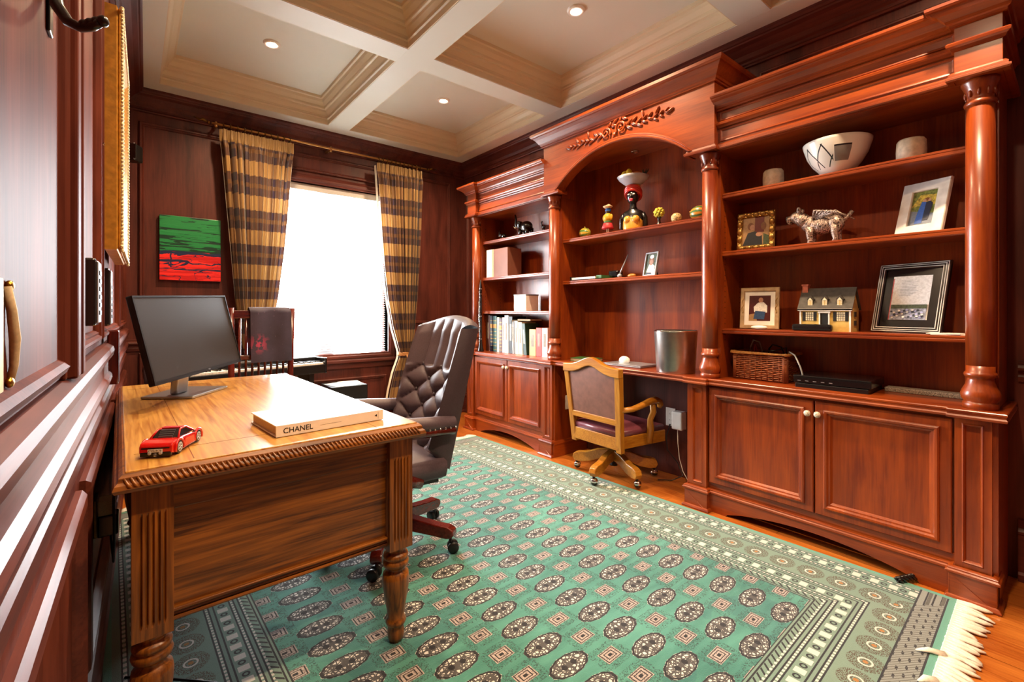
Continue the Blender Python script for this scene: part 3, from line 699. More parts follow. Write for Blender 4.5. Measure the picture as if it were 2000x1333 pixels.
# closing strips between tufted face and outer shell
for side in (0,1):
    mb.grid(lambda u,v: tuple(Vector(tuftback(side,v)).lerp(Vector(outer(side,v)),u)+Vector((0,(side-.5)*.03*math.sin(PI*u),0))),6,40)
mb.grid(lambda u,v: tuple(Vector(tuftback(u,1)).lerp(Vector(outer(u,1)),v)+Vector((0,0,.018*math.sin(PI*v)))),30,6)
mb.grid(lambda u,v: tuple(Vector(tuftback(u,0)).lerp(Vector(outer(u,0)),v)),30,2)
obj('outer_shell',mb,M['leatherd'],oc)
tb_=mesh('tufting_button',MB().ell((0,0,0),(.007,.011,.011),10,6),M['leatherd'])
for i in range(0,6):
    for j in range(0,7):
        u,v=i/5,j/9
        if (i+j)%2==0 and 0<i<5 and .05<v<.68:
            p=tuftback(u,v); obj('tufting_button',tb_,None,back,at=(p[0]-.006,p[1],p[2]))
def seatf(u,v):
    a=(u-.5)*2; b=(v-.5)*2; r=(abs(a)**6+abs(b)**6)**(1/6)
    return (-.10+.255*a,.265*b,.47+.03*(1-min(1,r)**4)-.02*max(0,-a)**3)
sb=MB().grid(seatf,24,24)
sb.sweep([(-.355,-.265),(.155,-.265),(.155,.265),(-.355,.265)],[(0,.47),(.012,.455),(.014,.42),(.008,.385),(-.01,.372),(-.05,.37)],side=1,closed=True,smooth=True)
obj('seat',sb,M['leather'],oc)
obj('seat_underside',MB().box(-.33,.14,-.24,.24,.352,.374),M['black'],oc)
obj('tilt_mechanism',MB().box(-.16,.06,-.07,.07,.315,.353).lathe([(.028,.14),(.028,.32)],(-.05,0,0),16),M['black'],oc)
obj('gas_lift',MB().lathe([(.03,.09),(.03,.2),(.018,.2),(.018,.33)],(-.0,0,0),16),M['black'],oc)
for s in (-1,1):
    y=s*.285; mb=MB()
    mb.tube([(.20,y*.97,.632),(.05,y,.642),(-.10,y*1.02,.652),(-.19,y*1.02,.652),(-.232,y*1.02,.638)],[.032,.035,.036,.036,.026],12,sy=.95,up=(0,0,1))
    ar=obj('armrest',mb,M['leather'],oc)
    mb=MB().tube([(.20,y,.600),(.0,y*1.02,.606),(-.2,y*1.02,.612)],[.022]*3,8)
    mb.tube([(-.15,y*1.02,.61),(-.18,y*1.02,.52),(-.14,y*1.0,.44),(-.02,y*.95,.395),(.04,y*.9,.372)],[.026,.026,.03,.03,.026],10)
    obj('arm_support',mb,M['mahoz'],oc)
    mb=MB()
    for k in range(17):
        u=k/16; mb.ell((.19-.42*u,y+s*.035,.620+.010*u),(.0052,.004,.0052),8,5)
    obj('nailheads',mb,M['chrome'],ar)['kind']='stuff'
for k,ang in enumerate((-54,18,90,162,234)):
    a=math.radians(ang+4); R=Matrix.Rotation(a,3,'Z'); 
    poly=[(.03,.095),(.08,.088),(.22,.078),(.30,.070),(.325,.074),(.34,.090),(.335,.112),(.31,.126),(.24,.132),(.12,.150),(.03,.165)]
    g=MB(); mt=lambda p,q,aa: tuple(R@Vector((p,aa,q)))
    g.prism(poly,mt,-.026,.026); l=obj('star_leg',g,M['mahox'],oc,bevel=.006,seg=2)
    c=R@Vector((.315,0,0)); R2=R@Matrix.Rotation(.5+k,3,'Z')
    g=MB()
    for d in (-.017,.017):
        Mx=R2@Matrix.Rotation(PI/2,3,'X'); g.lathe([(.006,-.009),(.024,-.009),(.027,-.005),(.027,.005),(.024,.009),(.006,.009)],tuple(c+R2@Vector((.012,d,0))+Vector((0,0,.0275))),16,Mx)
    g.lathe([(.008,.03),(.008,.075)],tuple(c),8)
    obj('caster',g,M['rubber'],l)

# ------------------------------------------------------------------ small oak swivel chair at the kneehole (local: faces +x)
wc=thing('oak_swivel_chair','small golden oak swivel chair with plum leather seat at the kneehole','chair',(2.655,2.115,.006),math.radians(-3))
def xb(z): return -.185-.10*(z-.40)
def wc_post(s):
    g=MB(); pts=[(xb(z),s*(.208+.035*max(0,(z-.25))/.58),z) for z in (.232,.30,.36,.42,.5,.6,.7,.79)]
    for i in range(len(pts)-1):
        p,q=pts[i],pts[i+1]; w=.022; d=.02
        g.hexa([(p[0]-d,p[1]-w,p[2]),(p[0]+d,p[1]-w,p[2]),(p[0]+d,p[1]+w,p[2]),(p[0]-d,p[1]+w,p[2]),(q[0]-d,q[1]-w,q[2]),(q[0]+d,q[1]-w,q[2]),(q[0]+d,q[1]+w,q[2]),(q[0]-d,q[1]+w,q[2])])
    obj('back_post',g,M['oakyz'],wc,bevel=.004)
for s in (-1,1): wc_post(s)
g=MB(); n=20; vs=[]; fs=[]
for i in range(n+1):
    s=(i/n-.5)*2; y=s*.262; top=.795+.055*math.exp(-(s/.42)**2)-.004*abs(s); bot=top-.058-.0*s; x=xb(.80)-.0
    vs += [(x-.022,y,bot),(x+.022,y,bot),(x+.022,y,top),(x-.022,y,top)]
for i in range(n):
    a=4*i; b=a+4; fs += [(a+j,a+(j+1)%4,b+(j+1)%4,b+j) for j in range(4)]
fs += [(0,1,2,3),(4*n+3,4*n+2,4*n+1,4*n)]
obj('crest_rail',g.add(vs,fs),M['oakyy'],wc,bevel=.005)
obj('lower_back_rail',MB().box(xb(.45)-.018,xb(.45)+.018,-.21,.21,.415,.455),M['oakyy'],wc,bevel=.004)
obj('back_seat_rail',MB().box(xb(.27)-.02,xb(.27)+.02,-.20,.20,.250,.325),M['oakyy'],wc,bevel=.004)
g=MB().grid(lambda u,v:(xb(.455+.30*v)-.012-.008*math.sin(PI*u)*math.sin(PI*v),-.215+.43*u,.452+(.305+.045*math.exp(-((u-.5)*2/.42)**2))*v),16,12)
g.grid(lambda u,v:(xb(.455+.30*v)+.02+.02*math.sin(PI*u)*math.sin(PI*v),-.215+.43*u,.452+(.305+.045*math.exp(-((u-.5)*2/.42)**2))*v),16,12)
obj('back_upholstery',g,M['brownpad'],wc)
g=MB().grid(lambda u,v:(-.185+.42*u,(.205+.035*u)*(2*v-1),.375+.035*(1-abs(2*u-1)**4)*(1-abs(2*v-1)**4)),18,18)
g.sweep([(-.185,-.205),(.235,-.24),(.235,.24),(-.185,.205)],[(0,.375),(.006,.365),(.004,.335),(-.01,.325)],side=1,closed=True,smooth=True)
obj('seat_cushion',g,M['plum'],wc)
g=MB()
g.sweep([(-.185,-.205),(.24,-.245),(.24,.245),(-.185,.205)],[(-.02,.255),(.008,.255),(.008,.335),(-.02,.335)],side=1,closed=True)
obj('seat_frame',g,M['oakyx'],wc,bevel=.004)
for s in (-1,1):
    y=s*.25; g=MB()
    g.tube([(xb(.54)+.01,s*.225,.515),(-.10,y,.520),(-.02,y*1.03,.535),(.06,y*1.06,.555),(.115,y*1.08,.560),(.155,y*1.08,.545),(.168,y*1.08,.522),(.155,y*1.08,.505)],[.018,.018,.02,.022,.024,.022,.018,.012],10,sy=1.3,up=(0,0,1))
    obj('arm',g,M['oakyx'],wc)
    g=MB().tube([(.085,y*1.07,.545),(.10,y*1.06,.48),(.075,y*1.03,.43),(.09,y*1.0,.37),(.08,y*.98,.27)],[.018,.022,.02,.024,.024],10)
    obj('arm_post',g,M['oakyz'],wc)
obj('swivel_post',MB().lathe([(.05,.25),(.04,.235),(.022,.22),(.022,.08),(.03,.07)],n=16),M['black'],wc)
for k,ang in enumerate((114,194,-129 if False else 186+68,-42,35)):
    a=math.radians(ang); R=Matrix.Rotation(a,3,'Z')
    poly=[(.02,.11),(.10,.105),(.18,.072),(.25,.06),(.29,.064),(.305,.09),(.295,.118),(.26,.132),(.20,.138),(.12,.168),(.02,.185)]
    g=MB().prism(poly,lambda p,q,aa: tuple(R@Vector((p,aa,q))),-.024,.024)
    l=obj('star_leg',g,M['oakyx'],wc,bevel=.005)
    c=R@Vector((.28,0,0)); g=MB().ell(tuple(c+Vector((.006,0,.026))),(.025,.025,.025),12,8).lathe([(.009,.03),(.009,.066)],tuple(c),8)
    obj('caster',g,M['blackm'],l)
    obj('caster_hood',MB().ell(tuple(c+Vector((.006,0,.031))),(.0262,.0262,.0225),12,8),M['chrome'],l)
# ------------------------------------------------------------------ things on the desk
# monitor, authored in its own frame: x = along the screen, y = towards the viewer, z up
mo=thing('computer_monitor','wide black computer monitor on a silver stand on the desk','monitor',(.20,2.70,.781),math.radians(55.8))
tilt=Matrix.Rotation(math.radians(-12.6),3,'X'); rollm=Matrix.Rotation(math.radians(-2.0),3,'Y')
o3=Vector((-.123,-.104,.286)); 
def S(x,y,z): return tuple(o3+rollm@(tilt@Vector((x,y,z))))
sw,sh=.335,.178
def SP(u,v,n): return S(u,-n,v)
g=MB().pbox(SP,-sw,sw,-sh,sh,-.022,.0); hs=obj('housing',g,M['black'],mo,bevel=.004)
obj('rear_bulge',MB().pbox(SP,-.2,.2,-.11,.11,-.05,-.02),M['black'],mo,bevel=.015)
sm,nt,b=base('dark_screen',.36,coat=0); b.inputs['Base Color'].default_value=lin('#2b2a2c')
obj('screen',MB().pbox(SP,-sw+.008,sw-.008,-sh+.016,sh-.008,-.002,.0012),sm,mo)
obj('bezel',MB().ring(SP,-sw,sw,-sh,sh,[(0,0),(0,.004),(.008,.004),(.008,.001)]).pbox(SP,-sw+.004,sw-.004,-sh,-sh+.016,0,.003),M['black'],mo)
obj('logo_badge',MB().pbox(SP,.03,.045,-sh+.005,-sh+.011,.003,.004),M['silver'],mo)
obj('neck',MB().prism([(-.042,-.016),(.042,-.016),(.042,.016),(-.042,.016)],lambda p,q,a:(p-.07-.15*a,q-.004-.16*a,a),.012,.30),M['silver'],mo,bevel=.006)
obj('base',MB().prism([(-.165,-.12),(.13,-.12),(.13,.10),(-.165,.10)],lambda p,q,a:(p,q,a),0,.012),M['silver'],mo,bevel=.004)

# big white book lying on the desk
bk=thing('coffee_table_book','large white coffee-table book with black spine lettering on the desk','book',(.34,1.565,.781),math.radians(4.5))
bl,bw,bh=.36,.27,.036
obj('page_block',MB().box(.006,bl-.006,.004,bw-.008,.004,bh-.004),M['page'],bk)
M['cover']=flat('white_book_cover','#f6f2ea',.35,var=.02)
g=MB().box(0,bl,0,bw,0,.0038).box(0,bl,0,bw,bh-.0038,bh).box(0,bl,-.001,.004,0,bh)
obj('cover',g,M['cover'],bk,bevel=.0012)
def spine_text(body,size,x):
    me=text_mesh(body,size); me.materials.append(M['ink']); o=obj('lettering',me,None,bk); o.rotation_euler=(PI/2,0,0); o.location=(x,-.0014,bh*.47); return o
spine_text('CHANEL',.0235,.066)
obj('lettering',MB().pbox(PY(-.0012),.135,.205,.0172,.0176,0,.0004),M['ink'],bk)
obj('spine_mark',MB().prism([(.326,.018),(.335,.0225),(.335,.0135)],lambda p,q,a:(p,a,q),-.0018,-.0010).box(.3395,.3402,-.0015,-.001,.006,.03),M['ink'],bk)

# red toy sports car (local: +y is the nose)
tc_=thing('toy_car','red brick-built toy sports car on the near corner of the desk','toy car',(.088,1.635,.781),math.radians(-27))
M['red']=flat('glossy_red_plastic','#c8120e',.2,coat=.6,var=.06)
M['tint']=flat('black_tinted_plastic','#141416',.15,coat=.4,var=.1)
M['grey']=flat('light_grey_plastic','#b9bcc2',.35,var=.08)
L=.092; W=.041
side=[(-L,.012),(-L,.030),(-.085,.038),(-.06,.0405),(-.02,.040),(.02,.0375),(.06,.030),(.085,.023),(L,.016),(L,.009),(.075,.006),(.040,.006),(-.040,.006),(-.075,.007)]
mb=MB(); n=len(side)
def wsc(y): return W*(1-.10*max(0,(y-.05)/.042)**2-.05*max(0,(-y-.06)/.03))
for s,e in ((-1,1),):
    vs=[(-wsc(y),y,z) for y,z in side]+[(wsc(y),y,z) for y,z in side]
    mb.add(vs,[tuple(range(n))[::-1],tuple(range(n,2*n))]+[(i,(i+1)%n,n+(i+1)%n,n+i) for i in range(n)])
body=obj('body',mb,M['red'],tc_,bevel=.003)
mb=MB()
for s in (-1,1):
    for y in (-.055,.058):
        pts=[(s*(W+.000),y+.0225*math.cos(a),.0165+.0225*math.sin(a)) for a in [PI*k/10 for k in range(-1,12)]]
        mb.tube(pts,.0038,6)
    mb.prism([(-.03,.014),(.03,.011),(.028,.030),(-.028,.034)],lambda p,q,a:(a,p,q),s*W-.002,s*W+.0025)
obj('wheel_arch',mb,M['red'],tc_)
g=MB(); z0,z1=.038,.058
lo=[(-.034,-.045),(.034,-.045),(.034,.045),(-.034,.045)]; hi=[(-.026,-.022),(.026,-.022),(.025,.014),(-.025,.014)]
g.hexa([(p,q,z0) for p,q in lo]+[(p,q,z1) for p,q in hi]); obj('cabin',g,M['tint'],tc_,bevel=.002)
g=MB().box(-.025,.025,-.006,.012,.0575,.0605)
for s in (-1,1): g.tube([(s*.034,-.046,.0405),(s*.027,-.021,.058),(s*.026,.013,.058),(s*.034,.046,.0385)],.0026,6)
obj('roof',g,M['red'],tc_)
g=MB()
for k in range(4): g.box(-.017,.017,-.0425+k*.0055,-.0395+k*.0055,.0405+k*.0042,.0455+k*.0042)
obj('engine_louvres',g,flat('dark_grey_plastic','#55565c',.35,var=.1),tc_)
obj('windscreen',MB().hexa([(-.029,.043,.0385),(.029,.043,.0385),(.024,.018,.0565),(-.024,.018,.0565),(-.029,.045,.0395),(.029,.045,.0395),(.024,.020,.0575),(-.024,.020,.0575)]),M['tint'],tc_)
for s in (-1,1):
    for y in (-.055,.058):
        Mx=Matrix.Rotation(PI/2,3,'Y'); wl_=obj('wheel',MB().lathe([(.008,-.007),(.0165,-.007),(.0178,-.004),(.0178,.004),(.0165,.007),(.008,.007)],(s*(W-.006),y,.0178),18,Mx),M['rubber'],tc_)
        g=MB().lathe([(.0125,.0),(.0125,.0015),(.0105,.0015),(.0105,.0005)],(s*(W+.0005),y,.0178),16,Mx)
        for k in range(5):
            a=2*PI*k/5; g.tube([(s*(W+.001),y,.0178),(s*(W+.001),y+.012*math.cos(a),.0178+.012*math.sin(a))],.0018,5)
        obj('rim',g,M['grey'],wl_)
obj('rear_grille',MB().box(-.033,.033,-L-.0012,-L+.004,.024,.0275),M['tint'],tc_)
obj('diffuser',MB().box(-.036,.036,-L-.002,-L+.01,.004,.0155),M['black'],tc_,bevel=.002)
g=MB()
for x in (-.013,.013): g.lathe([(.0022,0),(.0042,0),(.0042,.006),(.0022,.006)],(x,-L+.002,.013),12,Matrix.Rotation(PI/2,3,'X'))
g.lathe([(.0001,0),(.005,0),(.005,.004),(.0001,.004)],(0,-L+.002,.008),12,Matrix.Rotation(PI/2,3,'X'))
obj('exhaust',g,M['grey'],tc_)
pl=obj('number_plate',MB().box(-.017,.017,-L-.0028,-L-.001,.0155,.0232),M['paper'],tc_)
me=text_mesh('CSSUR78',.0078,.0002); me.materials.append(M['ink']); o=obj('lettering',me,None,pl); o.rotation_euler=(PI/2,0,0); o.location=(0,-L-.0029,.0194)

# ------------------------------------------------------------------ window wall
M['rod']=flat('antique_brass_rod','#b08048',.3,metal=.55,var=.15)
YR=4.425
t=thing('curtain_rod','thin antique brass curtain rod with carved brackets above the window','curtain rod',(1.45,YR,2.685))
obj('rod',MB().tube([(-.96,0,0),(.98,0,0)],.0095,10),M['rod'],t)
for x in (-.93,-.02,.86): obj('bracket',MB().tube([(x,.13,.0),(x,.02,-.012),(x,.0,-.014)],[.014,.009,.008],8).ell((x,0,-.018),.014,10,7).ell((x,.0,.012),.008,8,6),M['rod'],t)
for x,s in ((-.97,-1),(.99,1)):
    obj('finial',MB().ell((x+s*.01,0,0),(.014,.014,.014)).tube([(x+s*.015,0,0),(x+s*.05,-.004,.014),(x+s*.07,-.006,.004),(x+s*.11,0,.022)],[.009,.013,.008,.004],8),M['brassd'],t)
def curtain_mat():
    m,nt,b=base('plaid_silk',.42,spec=.35); b.inputs['Sheen Weight'].default_value=.25; E.nt=nt
    uv=nt.nodes.new('ShaderNodeUVMap'); sp=nt.nodes.new('ShaderNodeSeparateXYZ'); nt.links.new(uv.outputs[0],sp.inputs[0])
    U=E(sp.outputs[0]); V=E(sp.outputs[1])
    hb=V.rep(.29,.05).abs().lt(.062); hb2=V.rep(.29,.195).abs().lt(.018)
    vb=U.rep(.30,.06).abs().lt(.085); vb2=U.rep(.30,.21).abs().lt(.03)
    go=lin('#c9913f'); g2=lin('#a2723a'); br=lin('#4c2f2c'); b2=lin('#5c4536'); 
    a=emix(nt,vb,lin('#8e6a44'),lin('#b08a54')); c=emix(nt,vb,lin('#4a302e'),lin('#644638')); c=emix(nt,vb2,c,lin('#3e2e3a'))
    f=emix(nt,hb,c,a); f=emix(nt,hb2*.5,f,lin('#8a6232'))
    hd=V.gt(2.555); f=emix(nt,hd,f,lin('#a07c4a'))
    nt.links.new(f,b.inputs['Base Color'])
    tr=nt.nodes.new('ShaderNodeBsdfTranslucent'); nt.links.new(f,tr.inputs[0]); ad=nt.nodes.new('ShaderNodeMixShader'); ad.inputs[0].default_value=.18
    out=nt.nodes['Material Output']; nt.links.new(b.outputs[0],ad.inputs[1]); nt.links.new(tr.outputs[0],ad.inputs[2]); nt.links.new(ad.outputs[0],out.inputs[0])
    return m
CM_=curtain_mat(); M['lining']=flat('cream_curtain_lining','#e9dcc2',.7,var=.05)
def smooth(a,b,t): t=max(0,min(1,(t-a)/(b-a))); return t*t*(3-2*t)
def interp(tab,z):
    for (z0,a,b),(z1,c,d) in zip(tab,tab[1:]):
        if z0>=z>=z1:
            t=(z0-z)/(z0-z1); t=t*t*(3-2*t) if False else t; return a+(c-a)*t,b+(d-b)*t
    return tab[-1][1:]
def curtain(label,tab,npl,seed,tie):
    rnd=random.Random(seed); ph=[rnd.uniform(0,6.28) for _ in range(6)]
    nu,nv=npl*12,90; vs=[]; uvs=[]; fs=[]
    ztop,zbot=tab[0][0],tab[-1][0]
    for j in range(nv+1):
        z=ztop+(zbot-ztop)*j/nv; x0,x1=interp(tab,z); wd=x1-x0
        for i in range(nu+1):
            u=i/nu; hd=smooth(2.50,2.60,z)
            amp=.042*(1-.6*hd)*(.6+.4*math.sin(ph[0]+u*5)); amp*=min(1,wd/.3)
            if tie and abs(z-tie[1])<.12: amp*=.55
            y=amp*math.sin(2*PI*npl*u+.8*math.sin(3*u+ph[1])+.5*math.sin(z*2+ph[2])*(1-hd))+.012*math.sin(2*PI*npl*2.3*u+ph[3])*(1-hd)
            if hd>0: y+=hd*.012*math.sin(2*PI*npl*3*u)
            x=x0+wd*(u+.012*math.sin(2*PI*npl*u*2+ph[4]))
            vs.append((x,y,z)); uvs.append((u*1.5,z))
    for j in range(nv):
        for i in range(nu): a=j*(nu+1)+i; fs.append((a,a+1,a+nu+2,a+nu+1))
    t=thing('curtain',label,'curtain',((tab[0][1]+tab[0][2])/2,4.40,0),group='plaid curtains at the window')
    cx=t.location.x
    me=bpy.data.meshes.new('drape'); me.from_pydata([(p[0]-cx,p[1],p[2]) for p in vs],[],fs); me.materials.append(CM_)
    ul=me.uv_layers.new(name='UVMap')
    for lp in me.loops: ul.data[lp.index].uv=uvs[lp.vertex_index]
    for p in me.polygons: p.use_smooth=True
    obj('drape',me,None,t)
    # cream lining edge on the window side
    s=tab[0][3] if len(tab[0])>3 else None
    for k in range(npl):
        u=(k+.5)/npl; x=tab[0][1]+(tab[0][2]-tab[0][1])*u-cx
        R=Matrix.Rotation(PI/2,3,'Y'); pts=[(x,.025+.021*math.cos(a),2.675+.021*math.sin(a)) for a in [2*PI*q/14 for q in range(15)]]
        obj('ring',MB().tube([(p[0],p[1]-.0,p[2]+.006) for p in pts],.0045,6),M['brassd'],t)
    return t,cx
lt,lcx=curtain('left plaid silk curtain in gold and brown hanging beside the painting',[(2.648,.545,1.10),(2.56,.545,1.10),(2.45,.56,1.08),(2.1,.585,1.055),(1.7,.615,1.02),(1.3,.645,.97),(1.0,.68,.92),(.74,.73,.86),(.6,.71,.90),(.02,.62,.98)],11,3,(.8,.74))
rt,rcx=curtain('right plaid silk curtain in gold and brown, tied back with a gold cord',[(2.640,1.87,2.365),(2.55,1.87,2.365),(2.45,1.885,2.35),(2.0,1.915,2.34),(1.6,1.95,2.32),(1.3,1.985,2.30),(1.0,2.04,2.275),(.76,2.11,2.24),(.70,2.11,2.24),(.55,2.05,2.26),(.35,2.00,2.28),(.02,1.96,2.30)],11,5,(2.2,.73))
M['cordgold']=flat('gold_tie_cord','#a06a30',.5,var=.25,scale=120,bump=.3)
def lining(t,cx,tab,s):
    def fn(u,v):
        z=2.62+(.02-2.62)*v; x0,x1=interp(tab,z); x=(x0 if s<0 else x1)-cx
        return (x+s*(.002+.012*u),.03+.02*u,z)
    obj('lining',MB().grid(fn,2,60),M['lining'],t)
lining(rt,rcx,[(2.64,1.87,2.365),(2.0,1.915,2.34),(1.6,1.95,2.32),(1.3,1.985,2.30),(1.0,2.04,2.275),(.76,2.11,2.24),(.70,2.11,2.24),(.55,2.05,2.26),(.35,2.00,2.28),(.02,1.96,2.30)],-1)
lining(lt,lcx,[(2.648,.545,1.10),(2.1,.585,1.055),(1.7,.615,1.02),(1.3,.645,.97),(1.0,.68,.92),(.74,.73,.86),(.02,.62,.98)],1)
g=MB()
for k in range(7):
    z=.735+.006*math.sin(k*2); g.tube([(2.175-rcx+.085*math.cos(a),.055*math.sin(a),z+.01*math.sin(3*a+k)) for a in [2*PI*q/18 for q in range(19)]],.006,6)
for k in range(9):
    x=2.185-rcx+random.uniform(-.03,.03); g.tube([(x,-.06,.73),(x+random.uniform(-.03,.03),-.075,.70),(x+random.uniform(-.05,.05),-.07,.62)],[.007,.009,.004],6)
obj('tieback',g,M['cordgold'],rt)
# abstract canvas
def canvas_mat():
    m,nt,b=base('green_red_abstract',.35,coat=.25); E.nt=nt
    tc=nt.nodes.new('ShaderNodeTexCoord'); sp=nt.nodes.new('ShaderNodeSeparateXYZ'); nt.links.new(tc.outputs['Object'],sp.inputs[0])
    X=E(sp.outputs[0]); Z=E(sp.outputs[2])
    def nz(sc,st,det=3,off=0):
        mp=nt.nodes.new('ShaderNodeMapping'); mp.inputs['Scale'].default_value=st; mp.inputs['Location'].default_value=(off,off,off); nt.links.new(tc.outputs['Object'],mp.inputs[0])
        n=nt.nodes.new('ShaderNodeTexNoise'); n.inputs['Scale'].default_value=sc; n.inputs['Detail'].default_value=det; n.inputs['Distortion'].default_value=.8; nt.links.new(mp.outputs[0],n.inputs[0]); return E(n.outputs['Fac'])
    st=nz(14,(.25,1,3)); n2=nz(5,(1,1,2.2),4,3.1)
    gr=emix(nt,st.band(.46,.75),lin('#0c3a2a'),lin('#1f8a4a')); gr=emix(nt,(st*.7+Z*.9).lt(.48),gr,lin('#23302c'))
    rd=emix(nt,st.gt(.5),lin('#d01818'),lin('#f2302a'))
    ln=(n2-.5).abs().lt(.012).mx((Z-.09+(st-.5)*.05).abs().lt(.004)*st.gt(.44)).mx((Z-.145+(n2-.5)*.1).abs().lt(.005)).mx((X+.13+(st-.5)*.03).abs().lt(.005)*Z.gt(.1))
    rd=emix(nt,ln,rd,lin('#20264a')); 
    hz=Z+(n2-.5)*.04
    f=emix(nt,hz.gt(.225),rd,gr); f=emix(nt,hz.band(.207,.232)*st.gt(.40),f,lin('#1c2a4e'))
    nt.links.new(f,b.inputs['Base Color'])
    bp=nt.nodes.new('ShaderNodeBump'); bp.inputs['Strength'].default_value=.5; bp.inputs['Distance'].default_value=.004; nt.links.new(st.k,bp.inputs['Height']); nt.links.new(bp.outputs[0],b.inputs['Normal'])
    return m
tag(obj('abstract_canvas',MB().box(-.203,.203,-.032,0,0,.508),canvas_mat(),at=(.362,YB-.002,1.416),bevel=.002),'square abstract canvas painted green over red on the back wall','painting')
# small wall speaker in the corner
t=thing('wall_speaker','small black wall speaker high in the corner above the painting','speaker',(LX(4.2)-.008,4.2,2.262),math.radians(-32))
obj('cabinet',MB().box(.045,.12,-.05,.045,-.055,.06),M['black'],t,bevel=.008); obj('grille',MB().box(.02,.135,-.058,-.05,-.05,.055),M['tint'],t,bevel=.004)
obj('front_rim',MB().box(.121,.124,-.058,-.046,-.055,.06),M['silver'],t,bevel=.002); obj('bracket',MB().tube([(.0,.03,0),(.05,.02,0)],.01,8),M['black'],t)
# gilt frame hanging on the left wall
M['oilpaint']=flat('dark_oil_painting','#3a2c22',.3,var=.6,scale=9,coat=.3)
t=thing('gilt_picture_frame','tall ornate gilt picture frame seen edge-on on the left wall','picture frame',PL(2.4,1.38,.02),world=True)
y0,y1,z0,z1=2.13,2.82,1.385,2.238
obj('side_moulding',MB().ring(PL,y0,y1,z0,z1,[(.012,.018),(.0,.02),(.0,.052),(.008,.056),(.004,.060),(.01,.064),(.03,.066),(.06,.052),(.08,.040)]),M['gilt'],t)
g=MB()
for (a,b,c,d) in ((y0,z0,y0,z1),(y1,z0,y1,z1),(y0,z0,y1,z0),(y0,z1,y1,z1)):
    L_=math.hypot(c-a,d-b); n=int(L_/.013)
    for k in range(n+1):
        u=k/n; yy=a+(c-a)*u; zz=b+(d-b)*u; yy+= .012 if a==y0 and c==y0 else (-.012 if a==y1 else 0); zz+= .012 if b==z0 and d==z0 else (-.012 if b==z1 else 0)
        g.ell(PL(yy,zz,.066),(.007,.0075,.0075),6,4); 
obj('lace_ornament',g,M['giltp'],t)['kind']='stuff'
obj('painting',MB().pbox(PL,y0+.07,y1-.07,z0+.07,z1-.07,.03,.042),M['oilpaint'],t); obj('backing',MB().pbox(PL,y0+.02,y1-.02,z0+.02,z1-.02,.014,.02),M['ink'],t)
obj('screw_eye',MB().tube([PL(2.125,1.74,.016+.004*math.cos(a)) for a in (0,1,2)]+[PL(2.118,1.745,.02),PL(2.13,1.752,.018)],.0016,5),M['chrome'],t)
# thermostat and keypad boxes
for nm,lab,y,z0,z1,hw in (('alarm_keypad','black alarm keypad with silver buttons, nearest on the left wall',1.745,1.13,1.315,.055),('thermostat','flat black thermostat box below the gilt frame on the left wall',2.33,1.115,1.33,.05)):
    t=thing(nm,lab,'wall control',PL(y,z0,0),world=True)
    obj('housing',MB().pbox(PL,y-hw,y+hw,z0,z1,0,.026),M['tint'],t,bevel=.006)
    obj('face',MB().pbox(PL,y-hw+.006,y+hw-.006,z0+.008,z1-.008,.026,.031),M['silver'],t,bevel=.003)
    g=MB()
    for k in range(6): g.pbox(PL,y-hw*.6,y+hw*.6,z0+.03+k*.022,z0+.042+k*.022,.031,.033)
    obj('buttons',g,M['black'],t)
tag(obj('switch_plate',MB().pbox(PL,2.42,2.50,.88,1.095,.012,.048),M['mahoz'],bevel=.006),'narrow dark wooden switch box below the thermostat','switch')
# iron coat hook and brass lock on the near door
t=thing('coat_hook','black wrought-iron coat hook with twisted tip on the near door','hook',PL(1.02,1.62,.012),world=True)
def HK(y,z,n): return PL(y,z,n)
obj('back_plate',MB().pbox(PL,1.0,1.03,1.60,1.76,.012,.017),M['blackm'],t,bevel=.003)
obj('stem',MB().tube([HK(1.0,1.75,.018),HK(.995,1.68,.02),HK(.985,1.635,.026),HK(.965,1.606,.04),HK(.95,1.596,.055),HK(.935,1.596,.07),HK(.925,1.60,.078)],[.008,.009,.0085,.0075,.007,.0065,.006],10),M['blackm'],t)
g=MB()
for k in range(4):
    u=k/3; g.ell(HK(.945-.022*u,1.5985+.004*u,.060+.022*u),(.0075,.0075,.0085),8,6,Matrix.Rotation(.6,3,'X'))
obj('twisted_tip',g,M['blackm'],t)
t=thing('brass_lock','aged brass door lock plate with lever at the left edge','lock',PL(.74,1.08,.012),world=True)
obj('lock_plate',MB().pbox(PL,.56,.715,1.085,1.205,.012,.015),M['brass'],t,bevel=.0015)
obj('lever',MB().tube([PL(.735,1.197,.014),PL(.74,1.17,.017),PL(.742,1.14,.019),PL(.75,1.11,.017),PL(.747,1.09,.014)],[.004,.0045,.005,.004,.0035],8),M['page'],t)
for q in (1.198,1.092): obj('rivet',MB().ell(PL(.742,q,.015),(.004,.008,.006)),M['brass'],t)
